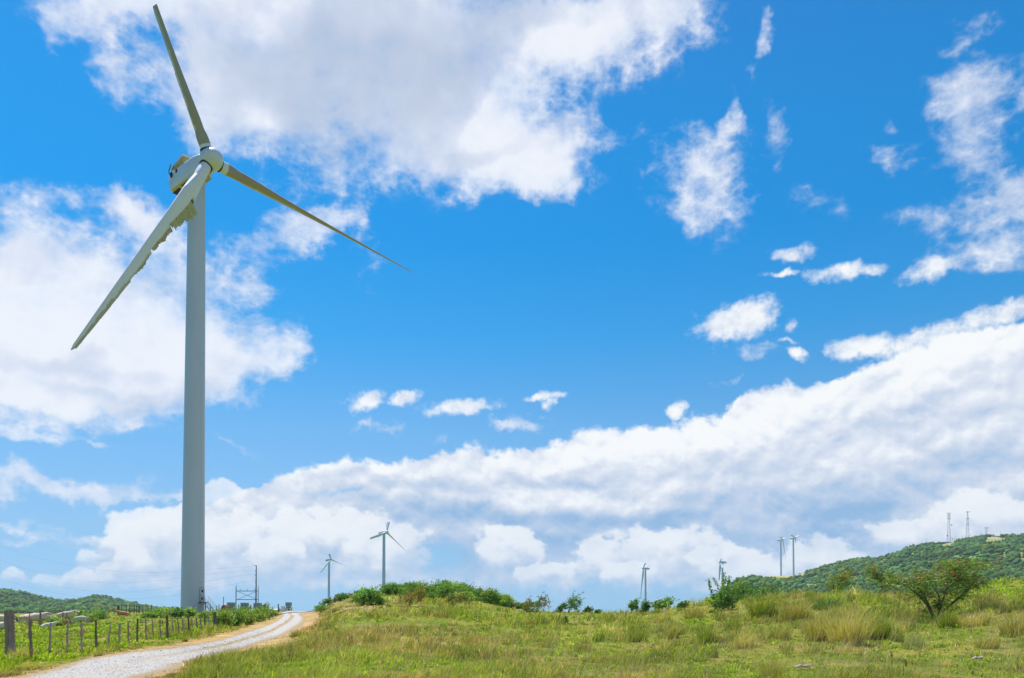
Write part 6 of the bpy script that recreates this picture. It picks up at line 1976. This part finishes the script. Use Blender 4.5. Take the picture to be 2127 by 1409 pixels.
# thin dead weed stalks in the foreground
for i, (x, y, h, lab) in enumerate([(1850, 1392, 36, 'dark dead weed stalk in the bottom right foreground'), (1880, 1396, 22, 'shorter dead weed stalk right of the dark one')]):
    p = gnd(x, y); r = thing('weed_stalk', lab, 'weed', p); D = p.y; H = h / F * D
    m = MB(); m.tube([(0, 0, -.05), (.02, 0, H * .5), (-.01, 0, H)], [.007, .005, .003], 4); m.build('stem', M['twig'], r)
    rg = np.random.default_rng(900 + i)
    v, q, c = leaves(np.array([[0, 0, H * t] for t in (.5, .65, .8, .92, 1.0)]), 90, np.full(5, .012), .018, [np.array((.26, .22, .10)), np.array((.16, .18, .06))], rg)
    fast_mesh('leaf_cluster', v, q, None, c, M['leafb'], parent=r)


# ------------------------------------------------------------------ woodland on the far hills (one mass each)
M['wood'] = material('far foliage', (1, 1, 1), rough=1.0, var=.35, scale=.35, attr=True, spec=.05, bump=0)


def woodland(name, lab, xr, Dr, n, seed, size, keepf):
    rg = np.random.default_rng(seed)
    bm = bmesh.new(); bmesh.ops.create_icosphere(bm, subdivisions=2, radius=1)
    bv = np.array([v.co[:] for v in bm.verts]); bf = np.array([[v.index for v in f.verts] for f in bm.faces]); bm.free()
    x = rg.uniform(*xr, n); D = rg.uniform(Dr[0] ** 1.0, Dr[1] ** 1.0, n)
    X = (x - CX) / F * D; Z = ground(X, D)
    k = keepf(X, D, x, Z); X, D, Z, x = X[k], D[k], Z[k], x[k]; n = len(X)
    s = (size[0] + (size[1] * 1.35 - size[0]) * rg.random(n) ** 2.4) * (1 + .4 * pfbm(X, D, 90, 2, 71))
    s = np.clip(s, size[0] * .6, size[1] * 1.8)
    nv = len(bv)
    jit = rg.uniform(.62, 1.28, (n, nv, 1))
    v = bv[None] * s[:, None, None] * jit
    v[..., 2] *= rg.uniform(.8, 1.35, (n, 1)); v[..., :2] *= rg.uniform(.8, 1.25, (n, 1, 1))
    v += np.stack([X, D, Z + s * .35], -1)[:, None, :]
    f = (np.arange(n) * nv)[:, None, None] + bf[None]
    pal = np.array([(1.1, 1.05, .85)]) * np.array([C_DARK * 1.25, C_DARK * 1.8, C_DARK * 1.5, C_DARK * 1.25, C_DARK * 1.5, C_GREEN * .55])
    c = pal[rg.integers(0, len(pal), n)] * rg.uniform(.85, 1.15, (n, 1))
    c = c * (1 + .5 * pfbm(X, D, 110, 4, 73)[:, None])
    cc = np.repeat(c, nv, 0) * rg.uniform(.7, 1.3, (n * nv, 1))
    o = fast_mesh(name, v.reshape(-1, 3), None, f.reshape(-1, 3), cc, M['wood'])
    tag(o, lab, 'woodland', kind='stuff'); return n


def keep_right(X, D, x, Z):
    _, bare, f = ground_colour(X, D, Z)
    return (rng.random(len(X)) > bare * 1.02) & (Z > -8)


n1 = woodland('hill_woodland', 'dense dark green scrub covering the right hill', (1440, 2500), (430, 1715), 22000, 61, (1.2, 3.4), keep_right)
n2 = woodland('hill_woodland', 'blue-green forest covering the far left hills', (-500, 400), (740, 1815), 15000, 62, (1.6, 3.9), lambda X, D, x, Z: Z > -7)
print('crowns', n1, n2)
# ------------------------------------------------------------------ the air: one even volume round camera and land
hz = MB(); hz.box((0, 0, 85.5), (12800, 12800, 297))
vm_ = bpy.data.materials.new('sea air'); vm_.use_nodes = True
t = vm_.node_tree
for n in list(t.nodes): t.nodes.remove(n)
pv = t.nodes.new('ShaderNodeVolumePrincipled'); pv.inputs['Color'].default_value = (.66, .86, 1.0, 1); pv.inputs['Density'].default_value = .00008; pv.inputs['Anisotropy'].default_value = .1
oo = t.nodes.new('ShaderNodeOutputMaterial'); t.links.new(pv.outputs[0], oo.inputs['Volume'])
ho = hz.build('haze', vm_, smooth=False)
tag(ho, 'thin even sea haze over the whole landscape', 'haze', kind='stuff')
